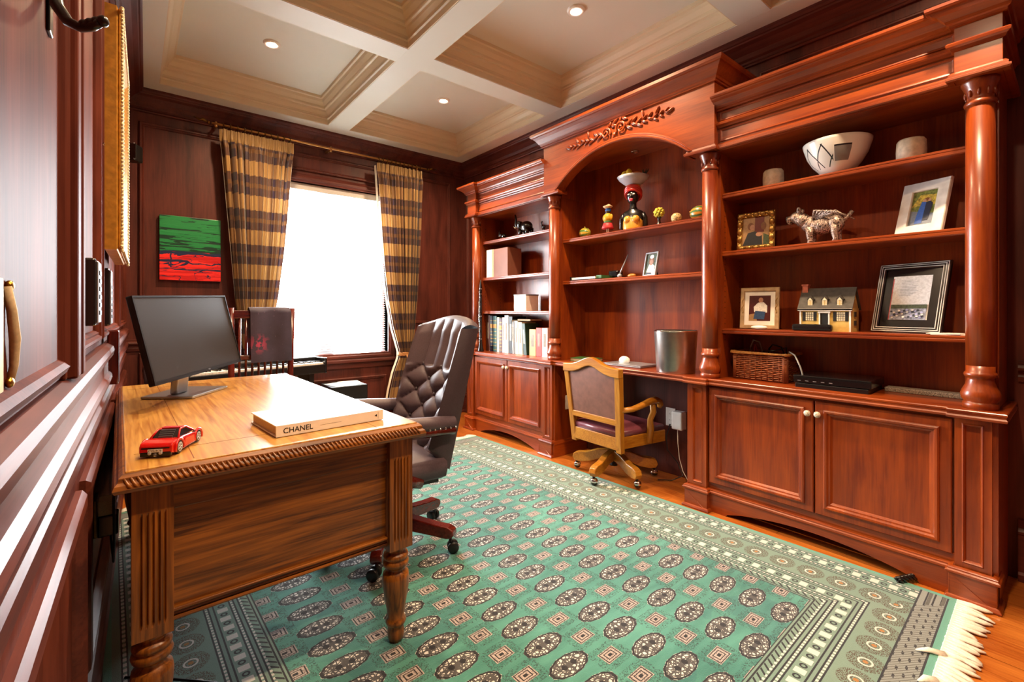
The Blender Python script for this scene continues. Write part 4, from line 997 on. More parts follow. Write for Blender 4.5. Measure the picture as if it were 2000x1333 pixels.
# plug and flex behind the desk
t=thing('wall_plug','cream wall plug with adapter behind the near desk leg','plug',PL(2.05,.48,.0),world=True)
obj('cover_plate',MB().pbox(PL,2.0,2.1,.44,.56,0,.008),M['brassd'],t,bevel=.002); obj('plug_body',MB().pbox(PL,2.02,2.08,.50,.55,.008,.05),M['page'],t,bevel=.005); obj('adapter',MB().pbox(PL,2.02,2.08,.43,.498,.008,.06),M['tint'],t,bevel=.005)
tag(obj('monitor_flex',MB().tube([PL(2.04,.43,.04),PL(1.98,.36,.05),PL(1.9,.45,.055),PL(1.86,.60,.055),PL(1.9,.68,.06),PL(1.98,.70,.08)],.0035,6),M['black']),'thin black flex looping behind the near desk leg','cable')
tag(obj('floor_cable',MB().tube([(.03,1.62,.016),(.10,1.66,.016),(.17,1.64,.016),(.21,1.60,.016),(.2,1.7,.016),(.05,1.85,.016),(-.02,1.9,.02)],.004,6),M['black']),'black cable lying on the rug beneath the desk','cable')

# ------------------------------------------------------------------ chair with a throw, keyboard, cabinet by the window
def sidechair():
    t=thing('spindle_chair','dark mahogany spindle-back chair between the desk and window','chair',(.645,3.50,.006),math.radians(-2))
    for s in (-1,1):
        obj('back_post',MB().tube([(s*.165,-.19,0),(s*.165,-.17,.42),(s*.168,-.18,.75),(s*.172,-.215,1.185)],[.018,.02,.019,.017],8),M['mahoz'],t)
        obj('front_leg',MB().tube([(s*.19,.20,0),(s*.185,.19,.44)],[.016,.022],8),M['mahoz'],t)
    for z,h,y in ((1.12,.05,-.212),(.86,.03,-.188),(.53,.04,-.172)): obj('back_rail',MB().box(-.165,.165,y-.011,y+.011,z,z+h),M['mahox'],t,bevel=.004)
    for k in range(8): x=-.125+k*.0357; obj('spindle',MB().tube([(x,-.172,.56),(x,-.188,.87),(x,-.208,1.13)],.008,6),M['mahoz'],t)
    obj('seat',MB().box(-.21,.21,-.19,.23,.43,.47),M['leatherd'],t,bevel=.015,seg=3)
    for s in (-1,1): obj('stretcher',MB().tube([(s*.168,-.18,.2),(s*.188,.19,.2)],.01,6),M['mahoz'],t)
sidechair()
def throw_mat():
    m,nt,b=base('galaxy_print_cloth',.7); E.nt=nt; b.inputs['Sheen Weight'].default_value=.3
    tc=nt.nodes.new('ShaderNodeTexCoord')
    def nz(sc,off): 
        mp=nt.nodes.new('ShaderNodeMapping'); mp.inputs['Location'].default_value=(off,off,off); nt.links.new(tc.outputs['Object'],mp.inputs[0])
        n=nt.nodes.new('ShaderNodeTexNoise'); n.inputs['Scale'].default_value=sc; n.inputs['Detail'].default_value=5; nt.links.new(mp.outputs[0],n.inputs[0]); return E(n.outputs['Fac'])
    sp=nt.nodes.new('ShaderNodeSeparateXYZ'); nt.links.new(tc.outputs['Object'],sp.inputs[0]); X,Z=E(sp.outputs[0]),E(sp.outputs[2])
    f=emix(nt,nz(6,0)*1.4-.3,lin('#1e1a2e'),lin('#4c4464'))
    r=E.op('SQRT',((X+.055)/.075)*((X+.055)/.075)+((Z+.215)/.07)*((Z+.215)/.07)); f=emix(nt,(1-r).mx(0)*(nz(30,2).gt(.5))*.75,f,lin('#c23a6a'))
    f=emix(nt,nz(160,5).gt(.73),f,lin('#c8a8d8')); nt.links.new(f,b.inputs['Base Color']); return m
def thf(u,v):
    s=2*PI; x=-.108+.235*u; 
    L=v*.66; y=-.012; 
    if L<.32: return (x+.012*(1-v),-.026-.01*math.sin(u*9)-.012*v,-.0-(.33-L))
    if L<.36: a=(L-.32)/.04*PI; return (x,-.020*math.cos(a)-.006,.004+.012*math.sin(a))
    return (x,.022+.006*math.sin(u*8),.0-(L-.36))
tag(obj('throw_blanket',MB().grid(thf,24,60),throw_mat(),at=(.665,3.288,1.180)),'purple galaxy-print garment draped over the spindle chair back','garment')
t=thing('digital_piano','black digital piano keyboard standing under the window','piano',(.28,3.74,0),math.radians(12))
obj('case',MB().box(0,.98,0,.29,.665,.735).box(0,.98,.16,.29,.735,.785),M['black'],t,bevel=.006)
obj('end_block',MB().box(.965,.985,-.005,.292,.66,.788),M['tint'],t,bevel=.008); obj('end_block',MB().box(-.005,.012,-.005,.292,.66,.788),M['tint'],t,bevel=.008)
wk=mesh('white_key',MB().box(0,.0205,0,.145,0,.014),M['paper']); bkk=mesh('black_key',MB().box(0,.011,.05,.145,.014,.024),M['black'])
for k in range(43):
    o=obj('white_key',wk,None,t,at=(.02+k*.0218,.008,.735))
    if k%7 in (0,1,3,4,5): obj('black_key',bkk,None,t,at=(.02+k*.0218+.016,.008,.735))
obj('control_panel',MB().box(.02,.96,.17,.28,.785,.788),M['silver'],t)
for x in (.1,.88): obj('stand_leg',MB().box(x-.02,x+.02,.05,.25,0,.665),M['black'],t)
obj('music_slot',MB().box(.3,.7,.225,.235,.788,.80),M['tint'],t)
t=thing('subwoofer','black box speaker on the floor under the window','speaker',(1.48,4.22,0))
obj('cabinet',MB().box(-.16,.16,-.15,.15,.01,.515),M['black'],t,bevel=.006); obj('feet',MB().box(-.14,-.11,-.13,-.1,0,.012).box(.11,.14,-.13,-.1,0,.012).box(-.14,-.11,.1,.13,0,.012).box(.11,.14,.1,.13,0,.012),M['rubber'],t)
for k,(x,y,r,lab) in enumerate(((1.44,4.20,.25,'white sheet of paper on the box speaker, leftmost'),(1.54,4.23,-.12,'white sheet of paper on the box speaker, rightmost'))):
    o=tag(obj('paper_sheet',MB().box(-.09,.09,-.12,.12,0,.0012),M['paper'],at=(x,y,.5155+k*.0015)),lab,'paper'); o.rotation_euler=(0,0,r)
t=thing('upholstered_armchair','dark plum armchair end showing behind the monitor by the left wall','armchair',(.11,4.02,0))
obj('arm',MB().tube([(0,-.28,.72),(0,-.1,.745),(0,.25,.745)],[.055,.06,.06],12),M['leatherd'],t)
obj('arm_panel',MB().box(-.05,.05,-.26,.26,.10,.72),M['leatherd'],t,bevel=.02,seg=3); obj('arm_foot',MB().lathe([(.02,.1),(.025,.06),(.015,0)],(0,-.2,0),12).lathe([(.02,.1),(.025,.06),(.015,0)],(0,.2,0),12),M['mahoz'],t)
# ------------------------------------------------------------------ right-hand bookcase
ZR1,ZR2,ZR3,ZW=1.866,1.524,1.067,.776
XI=2.80
# footed bowl with criss-cross decoration
def bowl_mat():
    m,nt,b=base('painted_bowl',.3,coat=.4); E.nt=nt
    tc=nt.nodes.new('ShaderNodeTexCoord'); sp=nt.nodes.new('ShaderNodeSeparateXYZ'); nt.links.new(tc.outputs['Object'],sp.inputs[0])
    X,Y,Z=[E(k) for k in sp.outputs]; A=E.op('ARCTAN2',Y,X*-1)
    g1=(A*.5+Z*2.2).rep(.30,.1).abs().lt(.013); g2=(A*.5-Z*2.2).rep(.30,.1).abs().lt(.013)
    msk=Z.band(.03,.14)*A.band(-.15,1.1)
    f=emix(nt,(g1.mx(g2))*msk,lin('#ece7de'),lin('#1a1a22'))
    pan=A.band(-.75,-.2)*Z.band(.05,.115); f=emix(nt,pan,f,lin('#7e7a78')); f=emix(nt,A.band(-.75,-.2)*Z.band(.115,.122),f,lin('#15131a'))
    nt.links.new(f,b.inputs['Base Color']); return m
BP=[(.05,0),(.055,.004),(.075,.02),(.105,.055),(.13,.10),(.147,.155),(.149,.168),(.145,.17),(.141,.160),(.124,.10),(.10,.058),(.07,.026),(.03,.014),(.001,.013)]
tag(obj('decorated_bowl',MB().lathe(BP,n=40),bowl_mat(),at=(2.80,.80,ZR1)),'wide white bowl with black criss-cross lines on the top shelf','bowl')
M['stone']=flat('travertine','#c9b8a0',.6,var=.2,scale=40,bump=.2)
def stone(lab,y,r,h):
    t=thing('stone_candle_holder',lab,'candle holder',(2.80,y,ZR1),group='stone candle holders on the top shelf')
    obj('body',MB().lathe([(r*.92,0),(r,.006),(r*1.02,h*.5),(r*.98,h*.9),(r*.86,h),(r*.55,h),(r*.52,h*.82),(.001,h*.8)],n=22),M['stone'],t)
    obj('candle',MB().lathe([(r*.48,h*.6),(r*.48,h*.95),(.001,h*.96)],n=14),M['paper'],t)
stone('large round stone candle holder right of the decorated bowl',.505,.055,.10); stone('small round stone candle holder left of the decorated bowl',1.105,.052,.098)
# framed photo helper: frame stands leaning back, authored x=across, z=up, facing -y local
def photo_frame(name,label,loc,rz,w,h,lean,border,fm,art,extra=None,mat=None,prof=None):
    t=thing(name,label,'photo frame',loc,rz); Rm=Matrix.Rotation(-lean,3,'X')
    def P(u,v,n): return tuple(Rm@Vector((u-w/2,-n,v)))
    pr=prof or [(0,-.012),(0,.002),(.003,.005),(border-.003,.005),(border,.001),(border,-.006)]
    obj('frame',MB().ring(P,0,w,0,h,pr),fm,t); obj('backing',MB().pbox(P,.003,w-.003,.003,h-.003,-.012,-.007),M['ink'],t)
    b=border
    if mat: obj('mat_board',MB().pbox(P,b-.001,w-b+.001,b-.001,h-b+.001,-.0075,-.005),mat[0],t); b+=mat[1]
    g=MB(); mats=[]; W_,H_=w-2*b,h-2*b
    for k,(mt,pts) in enumerate(art):
        if mt not in mats: mats.append(mt)
        g.k=mats.index(mt); n0=-.005+.0003*(k+1)
        g.add([P(b+u*W_,b+v*H_,n0) for u,v in pts],[tuple(range(len(pts)))])
    obj('photo_print',g,mats,t)
    obj('easel_leg',MB().hexa([tuple(Rm@Vector((s,.012+d*.0,z))) for s,d,z in ((-.02,0,h*.65),(.02,0,h*.65),(.02,0,h*.62),(-.02,0,h*.62))]+[(-.02,.012+h*.35,.0),(.02,.012+h*.35,.0),(.02,.010+h*.33,.0),(-.02,.010+h*.33,.0)]),M['ink'],t)
    if extra: extra(t,P)
    return t
def el(cx,cy,rx,ry,n=14): return [(cx+rx*math.cos(2*PI*k/n),cy+ry*math.sin(2*PI*k/n)) for k in range(n)]
RC=[(0,0),(1,0),(1,1),(0,1)]
pc={k:flat('print_'+k,v,.4,var=.6 if k in ('foliage','leafy','crowd','green') else .15,scale=110) for k,v in dict(wallred='#6a1c18',skin='#b98a70',darkcloth='#20242c',tan='#a8845a',foliage='#6a7434',leafy='#b09a3c',blue='#2f5aa8',navy='#16203a',road='#6f7884',white='#e8e6e2',maroon='#4a1414',jean='#33507a',hair='#7a4a24',green='#3c4a30',crowd='#8f95a8',sky='#c8d0d8',pagew='#e6e8ec',linegrey='#a9adb6',redbar='#b04a50',lilac='#9aa0cc').items()}
# 1 antique gold bamboo-look frame
def gold_beads(t,P):
    g=MB(); w,h=.20,.222
    for k in range(5):
        for x in (.014,w-.014): g.ell(P(x,.022+k*.0445,.006),(.015,.011,.021),8,6)
        z=.015
        for z in (.014,h-.014): g.ell(P(.024+k*.038,z,.006),(.019,.011,.013),8,6)
    obj('ornament',g,M['antgold'],t)
M['antgold']=flat('antique_gold','#b08a4a',.35,metal=.8,var=.4,scale=70)
RZ=-PI/2    # local -y (front) turns to world -x
photo_frame('photo_frame','square antique gold photo frame with knobbly border on the second shelf',(2.79,1.20,ZR2+.002),RZ+math.radians(6),.20,.222,.10,.028,M['antgold'],
  [(pc['tan'],RC),(pc['wallred'],[(.45,.45),(.8,.45),(.8,1),(.45,1)]),(pc['green'],[(.78,0),(1,0),(1,.3),(.78,.4)]),(pc['darkcloth'],[(.0,0),(.75,0),(.72,.35),(.45,.5),(.2,.45)]),(pc['hair'],el(.3,.68,.12,.13)),(pc['skin'],el(.36,.64,.09,.10)),(pc['hair'],el(.78,.66,.1,.14)),(pc['skin'],el(.62,.38,.12,.08))],gold_beads)
# winged pig figurine
M['pig']=flat('mosaic_silver_figurine','#9a867c',.25,metal=.5,var=.95,scale=150,bump=.9)
t=thing('winged_pig','silver mosaic winged pig figurine on the second shelf','figurine',(2.80,.86,ZR2),0)
g=MB(); 
g.ell((0,0,.095),(.046,.075,.046),18,12); g.ell((0,.06,.11),(.038,.045,.044),14,9); g.ell((0,-.055,.098),(.044,.04,.044),14,9)
g.tube([(0,.07,.115),(0,.10,.14),(0,.122,.155)],[.036,.036,.032],12); g.ell((0,.125,.156),(.032,.034,.032),14,9); g.tube([(0,.14,.154),(0,.162,.150),(0,.172,.149)],[.022,.018,.02],12)
for s in (-1,1):
    for y in (.052,-.062): g.tube([(s*.024,y,.09),(s*.025,y+.004,.05),(s*.024,y,.018),(s*.024,y+.003,0)],[.024,.017,.013,.016],10)
    g.ell((s*.022,.108,.188),(.006,.012,.019),8,6,Matrix.Rotation(.3*s,3,'Y'))
g.tube([(0,.168,.138),(0,.160,.130),(0,.150,.131)],[.010,.012,.01],8)
obj('body',g,M['pig'],t)
for s in (-1,1):
    w=MB()
    for k in range(6): w.tube([(s*.03,.035-.006*k,.135),(s*(.042+.004*k),.028-.02*k,.172-.004*k),(s*(.05+.004*k),.0-.024*k,.168-.010*k)],[.008,.007,.003],6)
    obj('wing',w,M['pig'],t)
obj('tail',MB().tube([(0,-.090,.105),(0,-.108,.125),(0,-.128,.152)],[.010,.009,.010],8),M['pig'],t)
# 2 tilted white marble frame
M['marble']=flat('pale_marble','#dcd8d0',.35,var=.14,scale=24,coat=.2)
photo_frame('photo_frame','pale marble photo frame with a couple in blue, leaning beside the column',(2.80,.485,ZR2+.002),RZ-math.radians(20),.19,.262,.30,.046,M['marble'],
  [(pc['foliage'],RC),(pc['leafy'],[(0,.55),(.5,.6),(1,.55),(1,.85),(.3,.9)]),(pc['road'],[(0,0),(1,0),(1,.3),(0,.45)]),(pc['hair'],el(.6,.74,.1,.05)),(pc['skin'],el(.52,.70,.07,.05)),(pc['skin'],el(.72,.70,.06,.05)),(pc['blue'],[(.25,.05),(.55,.05),(.62,.66),(.42,.68),(.32,.4)]),(pc['navy'],[(.56,.12),(.78,.12),(.88,.6),(.76,.67),(.6,.66)])])
# 3 cream frame with a boy
def swirl(t,P):
    g=MB()
    for x in (.014,.19): 
        g.tube([P(x+.005*math.sin(k*1.3),.09+k*.008,.006) for k in range(12)],.0018,5)
    obj('scroll_ornament',g,M['antgold'],t)
M['champ']=flat('champagne_frame','#b79c78',.4,metal=.3,var=.2,scale=30)
photo_frame('photo_frame','champagne photo frame with a child in white on the third shelf',(2.79,1.18,ZR3+.002),RZ+math.radians(8),.205,.24,.12,.022,M['champ'],
  [(pc['maroon'],RC),(pc['tan'],[(0,0),(.4,0),(.3,.3),(0,.25)]),(pc['skin'],el(.55,.82,.11,.10)),(pc['white'],[(.25,.35),(.85,.33),(.85,.6),(.68,.74),(.42,.72),(.22,.55)]),(pc['jean'],[(.22,.08),(.72,.06),(.78,.36),(.3,.40)])],swirl,mat=(M['champm'] if 'champm' in M else M['paper'],.024))
tag(obj('pebble_dish',MB().ell((0,0,.012),(.022,.045,.012),18,8),M['paper'],at=(2.735,1.155,ZR3)),'small white oval dish in front of the champagne frame','dish')
# model house
M['cream_y']=flat('pale_yellow_house','#d8b765',.5,var=.1,scale=40); M['roofm']=flat('dark_slate_roof','#3c3630',.6,var=.3,scale=60); M['brickr']=flat('red_brick_chimney','#b5624a',.6,var=.2,scale=90)
M['winlit']=flat('pale_window_panes','#e9dfc0',.4,var=.1)
t=thing('model_house','miniature yellow house model with dark roof and three dormers','model house',(2.83,.845,ZR3),0)
w2,d2=.115,.062      # half width along y, half depth along x
g=MB().box(-d2,d2,-w2,w2,0,.118); g.prism([(-d2,.118),(d2,.118),(0,.215)],lambda p,q,a:(p,a,q),-w2+.002,w2-.002); obj('walls',g,M['cream_y'],t)
g=MB()
for s in (-1,1): g.prism([(s*(d2+.012),.108),(s*(d2+.012),.115),(0,.226),(0,.218)],lambda p,q,a:(p,a,q),-w2-.008,w2+.008)
obj('roof',g,M['roofm'],t)
obj('cornice',MB().box(-d2-.012,-d2,-w2-.006,w2+.006,.106,.116).box(-d2-.003,-d2,-w2,-w2+.008,0,.106).box(-d2-.003,-d2,w2-.008,w2,0,.106),M['paper'],t)
for y in (-.066,0,.066):
    dmr=obj('dormer',MB().box(-d2+.004,-.01,y-.015,y+.015,.13,.165).prism([(-.018+y,.165),(.018+y,.165),(y,.185)],lambda p,q,a:(a,p,q),-d2+.002,-.01),M['roofm'],t)
    obj('pane',MB().box(-d2+.0035,-d2+.001,y-.011,y+.011,.134,.160).prism([(-.011+y,.160),(.011+y,.160),(y,.174)],lambda p,q,a:(a,p,q),-d2-.001,-d2+.003),M['winlit'],dmr)
    g=MB().box(-d2,-d2+.0012,y-.001,y+.001,.134,.16)
    for z in (.142,.151): g.box(-d2,-d2+.0012,y-.011,y+.011,z-.0008,z+.0008)
    obj('glazing_bar',g,M['cream_y'],dmr)
for y in (-.072,.068):
    wd=obj('window',MB().box(-d2-.002,-d2+.002,y-.018,y+.018,.055,.098),M['winlit'],t)
    g=MB()
    for k in (-.009,0,.009): g.box(-d2-.0028,-d2-.0018,y+k-.0007,y+k+.0007,.055,.098)
    for k in (.066,.0765,.087): g.box(-d2-.0028,-d2-.0018,y-.018,y+.018,k-.0007,k+.0007)
    obj('glazing_bar',g,M['roofm'],wd)
    for s in (-1,1): obj('shutter',MB().box(-d2-.003,-d2+.001,y+s*.026-.007,y+s*.026+.007,.053,.10),M['ink'],t)
obj('door',MB().box(-d2-.003,-d2+.001,-.017,.017,.02,.092),M['ink'],t); obj('porch',MB().box(-d2-.006,-d2,-.024,-.018,.02,.096).box(-d2-.006,-d2,.018,.024,.02,.096).box(-d2-.008,-d2,-.028,.028,.094,.102),M['paper'],t)
obj('chimney',MB().box(-.015,.015,.092,.118,.17,.242).box(-.018,.018,.089,.121,.24,.248),M['brickr'],t)
g=MB()
for z in (.03,.075): g.box(-.02,.02,-w2-.002,-w2+.001,z,z+.025)
obj('gable_window',g,M['roofm'],t)
tag(obj('spectacle_case',MB().box(2.722,2.758,.80,.985,ZR3,ZR3+.036),M['tint'],bevel=.012,seg=3),'long black spectacle case lying in front of the model house','case')
# black certificate frame
def beads(t,P):
    g=MB(); w,h=.285,.345
    for off in (.004,.012,.022):
        g.ring(P,off,w-off,off,h-off,[(0,.004),(.001,.0075),(.003,.0075),(.004,.004)])
    obj('silver_beading',g,M['bead'],t)
M['bead']=flat('pale_silver_beading','#dedad4',.35,metal=.15,var=.1)
M['blackgloss']=flat('black_gloss_mat','#161214',.15,var=.05,coat=.5)
lines=[(pc['linegrey'],[(.22,.9-.035*k),(.22+.5*(.6+.4*((k*37)%10)/10),.9-.035*k),(.22+.5*(.6+.4*((k*37)%10)/10),.908-.035*k),(.22,.908-.035*k)]) for k in range(11)]
crowd=[(pc[['white','lilac','crowd','navy'][k%4]],el(.12+.78*((k*7)%13)/12,.05+.16*((k*5)%9)/8,.035,.022,8)) for k in range(40)]
photo_frame('photo_frame','large black frame with silver beading holding a letter and group photo',(2.815,.535,ZR3+.002),RZ-math.radians(16),.285,.345,.26,.03,M['blackgloss'],
  [(pc['pagew'],RC),(pc['redbar'],[(0,0),(.03,0),(.03,.95),(0,.95)])]+lines+[(pc['green'],[(.05,.24),(.97,.24),(.97,.34),(.05,.34)]),(pc['crowd'],[(.05,.0),(.97,0),(.97,.25),(.05,.25)])]+crowd,beads,mat=(M['blackgloss'],.034))
for k,(dy,r,lab) in enumerate(((0,.1,'white envelope on the third shelf beside the column, lower one'),(.006,-.06,'white envelope on the third shelf beside the column, upper one'))):
    o=tag(obj('envelope',MB().box(-.06,.06,-.055,.055,0,.003),M['paper'],at=(2.77,.375+dy,ZR3+.0005+k*.0036)),lab,'envelope'); o.rotation_euler=(0,0,r)
# wicker basket with cables
M['wicker']=flat('brown_wicker','#8a4a26',.55,var=.35,scale=90); M['wickerl']=flat('pale_wicker_rim','#b27a3c',.5,var=.3,scale=90)
t=thing('wicker_basket','oblong brown wicker basket of cables on the worktop','basket',(2.845,1.165,ZW),0)
def rrect(a,b,r,n=5):
    out=[]
    for cx,cy,a0 in ((a-r,b-r,0),(-a+r,b-r,PI/2),(-a+r,-b+r,PI),(a-r,-b+r,1.5*PI)):
        for k in range(n+1): an=a0+PI/2*k/n; out.append((cx+r*math.cos(an),cy+r*math.sin(an)))
    return out
rows=14; H_=.152
for rI in range(rows):
    z=.006+H_*(rI+.3)/rows; f=.95+.06*rI/rows; ring=rrect(.095*f,.148*f,.02); pts=[]; N=len(ring); per=[]
    m=76
    cum=[0]; 
    for i in range(N): cum.append(cum[-1]+math.dist(ring[i],ring[(i+1)%N]))
    for k in range(m+1):
        d=cum[-1]*k/m; i=max(j for j in range(N) if cum[j]<=d+1e-9); u=(d-cum[i])/max(1e-9,cum[i+1]-cum[i]); p=ring[i]; q=ring[(i+1)%N]
        x,y=p[0]+(q[0]-p[0])*u,p[1]+(q[1]-p[1])*u; s=1+.018*math.sin(k*PI/2+(PI if rI%2 else 0)); pts.append((x*s,y*s,z+.0015*math.sin(k*.7+rI)))
    obj('wicker_strand',MB().tube(pts,.0046,5),M['wicker'],t)
ring=rrect(.10,.155,.02)
stk=mesh('stake',MB().tube([(0,0,0),(0,0,H_)],.004,5),M['wicker'])
for i in range(0,len(ring),1):
    obj('stake',stk,None,t,at=(ring[i][0]*.95,ring[i][1]*.95,.002))
for k in range(1,9):
    for s in (-1,1): obj('stake',stk,None,t,at=(s*.095*.98,-.14+.28*k/9,.002))
for w in range(2): obj('rim',MB().tube([(p[0]*1.02+.0,p[1]*1.02,H_+.004*math.sin(i*1.3+w*PI)+.003) for i,p in enumerate(ring+ring[:1])],.006,6),M['wickerl'],t)
obj('bottom',MB().box(-.085,.085,-.138,.138,0,.006),M['wicker'],t)
cabs=(('grey','#9a9690',[(.02,.10,.10),(.0,.085,.18),(-.02,.06,.225),(-.0,.035,.215),(.03,.02,.12)],'thin grey cable arching up from the left of the wicker basket'),('red','#a02a22',[(-.01,.05,.1),(-.02,.055,.17),(-.02,.052,.20),(.0,.03,.12)],'thin red wire poking out of the wicker basket'),
 ('blk','#15130f',[(.03,.0,.1),(.0,-.02,.18),(-.03,-.05,.205),(-.01,-.09,.19),(.03,-.10,.12)],'black cable looping over the middle of the wicker basket'),('blk','#1c1814',[(.02,-.02,.11),(-.03,.0,.165),(-.05,-.06,.17),(-.02,-.12,.19),(.02,-.10,.12)],'coiled dark cable resting on top of the wicker basket'),
 ('silv','#8e8a84',[(.0,-.12,.12),(-.05,-.145,.17),(-.10,-.19,.158),(-.125,-.225,.10),(-.115,-.24,.03),(-.11,-.235,.006)],'silver cable hanging over the right end of the wicker basket'))
for i,(k,c,pts,lab) in enumerate(cabs):
    tag(obj('loose_cable',MB().tube([(p[0]+2.845,p[1]+1.165,p[2]+ZW) for p in pts],.0042,6),flat('cable_'+k+str(i),c,.4,var=.1)),lab,'cable')
# set-top box / disc player
t=thing('disc_player','flat black disc player stacked on the worktop beside the basket','disc player',(2.815,.80,ZW),math.radians(2))
obj('foot_plate',MB().box(-.13,.14,-.155,.155,.0,.022),M['black'],t,bevel=.002); obj('case',MB().box(-.125,.145,-.165,.165,.024,.062),M['tint'],t,bevel=.003)
obj('front_panel',MB().box(-.128,-.1245,-.163,.163,.026,.05),M['blackgloss'],t); g=MB()
for k in range(5): g.box(-.1295,-.128,.13-k*.035,.145-k*.035,.034,.0375)
obj('indicator',g,M['led'] if 'led' in M else M['silver'],t)
# patterned runner strip
M['lace']=flat('black_white_weave','#8f8272',.6,var=.9,scale=330)
tag(obj('beaded_strip',MB().box(-.035,.035,-.165,.165,0,.022),M['lace'],at=(2.905,.455,ZW),bevel=.004),'patterned black and cream beaded strip behind the corner column','strip')
# twisted iron piece on the floor under the toe board
t=thing('twisted_iron_rod','short twisted black iron rod lying under the right cabinet','iron rod',(2.60,.475,0),math.radians(28))
g=MB()
for s in range(3): g.tube([(-.05+.10*k/20-.02+.0,.05-.10*k/20,.016+0)+() if False else (-.045+.09*k/20+.010*math.cos(k*.75+s*2.09)*.7,.055-.11*k/20+.010*math.cos(k*.75+s*2.09)*.7,.018+.010*math.sin(k*.75+s*2.09)) for k in range(21)],.0065,6)
obj('twist',g,M['blackm'],t); obj('knob_end',MB().ell((.05,-.062,.014),.013,10,7),M['blackm'],t)

# ------------------------------------------------------------------ centre hutch
ZN1,ZN2=1.752,1.414
def melon_mat(name,c1,c2,n):
    m,nt,b=base(name,.35,coat=.3); E.nt=nt; tc=nt.nodes.new('ShaderNodeTexCoord'); sp=nt.nodes.new('ShaderNodeSeparateXYZ'); nt.links.new(tc.outputs['Object'],sp.inputs[0])
    a=E.op('ARCTAN2',E(sp.outputs[2])-.04,E(sp.outputs[0])); nn=nt.nodes.new('ShaderNodeTexNoise'); nn.inputs['Scale'].default_value=60
    s=E.op('SINE',a*n+E(nn.outputs['Fac'])*2.5); f=emix(nt,s.gt(.1),lin(c1),lin(c2)); nt.links.new(f,b.inputs['Base Color']); return m
tag(obj('painted_gourd',MB().ell((0,0,.042),(.044,.05,.042)).tube([(0,0,.08),(0,.004,.094)],[.006,.004],6),melon_mat('gourd_stripes','#c9a63a','#4c7a34',7),at=(2.80,2.515,ZN1)),'round yellow-green painted gourd at the left end of the arch shelf','gourd')
tag(obj('striped_gourd',MB().ell((0,0,.046),(.044,.062,.046)).tube([(0,.05,.06),(0,.066,.064)],[.006,.004],6),melon_mat('gourd_stripes_b','#c98a2c','#3c6a34',9),at=(2.80,1.548,ZN1)),'green and orange striped gourd next to the right column','gourd')
M['speck']=flat('speckled_shell','#c9b07a',.4,var=.8,scale=120)
tag(obj('speckled_ball',MB().ell((0,0,.036),(.034,.036,.036)),M['speck'],at=(2.795,1.705,ZN1)),'small speckled ball between the striped gourd and flower vase','ornament')
# small doll
dc={k:flat('doll_'+k,v,.5,var=.1) for k,v in dict(skin='#2a1a14',blue='#2a6ac0',yellow='#d8a020',red='#c23438',straw='#d8b890',green='#3a6a34').items()}
t=thing('folk_doll','small folk doll with blue scarf and red skirt left of the bust','figurine',(2.80,2.285,ZN1))
obj('stick_legs',MB().tube([(0,.008,.0),(0,.008,.06)],.005,6).tube([(0,-.008,0),(0,-.008,.06)],.005,6),M['page'],t); obj('skirt',MB().lathe([(.044,.045),(.046,.05),(.034,.085),(.028,.09)],n=16),dc['red'],t); obj('belt',MB().lathe([(.03,.088),(.031,.1),(.026,.104)],n=16),dc['green'],t)
obj('blouse',MB().lathe([(.027,.1),(.034,.125),(.03,.15),(.014,.162)],n=16).ell((0,.034,.13),(.012,.012,.024)).ell((0,-.034,.13),(.012,.012,.024)),dc['yellow'],t); obj('head',MB().ell((0,0,.176),(.017,.018,.02)),dc['skin'],t)
obj('headscarf',MB().ell((.004,0,.186),(.021,.023,.019)).tube([(.0,.014,.176),(-.004,.02,.16)],.005,6),dc['blue'],t); obj('basket_hat',MB().lathe([(.02,.2),(.034,.21),(.036,.216),(.02,.214)],n=16).ell((0,.012,.218),.011).ell((0,-.014,.218),.012).ell((.008,0,.226),.01),dc['straw'],t)
# bust of a fruit seller
t=thing('fruit_seller_bust','painted bust of a woman with red turban balancing a fruit bowl','bust',(2.815,2.065,ZN1),math.radians(20))
bs={k:flat('bust_'+k,v,r,var=.08,coat=.4) for k,v,r in (('skin','#120e10',.25),('dress','#d99a34',.35),('turban','#c4261c',.35),('orange','#d8781e',.35),('lips','#d8405c',.3),('bowl','#b9b9c4',.3),('banana','#d0b02c',.4),('eye','#e8e6e0',.3),('leaf','#2c3a26',.5))}
g=MB()
sec=[(.056,.066,0.),(.056,.069,.02),(.052,.071,.06),(.047,.074,.10),(.040,.080,.125),(.032,.066,.142),(.024,.036,.155),(.021,.026,.17),(.020,.023,.195),(.021,.023,.215)]
def torso(g,sec,n=24):
    vs=[]
    for a,b,z in sec:
        for k in range(n): th=2*PI*k/n; vs.append((a*math.cos(th),b*math.sin(th),z))
    g.add(vs,[(i*n+k,i*n+(k+1)%n,(i+1)*n+(k+1)%n,(i+1)*n+k) for i in range(len(sec)-1) for k in range(n)]+[tuple(range(n))[::-1],tuple((len(sec)-1)*n+k for k in range(n))],True)
torso(g,sec)
for s in (-1,1): g.tube([(0,s*.068,.122),(.004,s*.084,.09),(.006,s*.087,.04),(.0,s*.084,.0)],[.020,.020,.017,.015],10)
g.ell((-.006,0,.247),(.047,.042,.056),18,14); g.ell((-.036,0,.218),(.018,.024,.02)); g.ell((-.054,0,.243),(.010,.009,.012)); 
for s in (-1,1): g.ell((-.034,s*.018,.236),(.010,.011,.012)); g.ell((-.002,s*.036,.24),(.007,.005,.011))
obj('figure',g,bs['skin'],t)
g=MB()
for s in (-1,1): g.ell((-.037,s*.029,.078),(.027,.029,.030),14,9)
torso(g,[(.059,.069,0),(.059,.072,.02),(.056,.073,.05),(.051,.071,.085),(.046,.066,.098),(.044,.062,.1)]); obj('dress',g,bs['dress'],t)
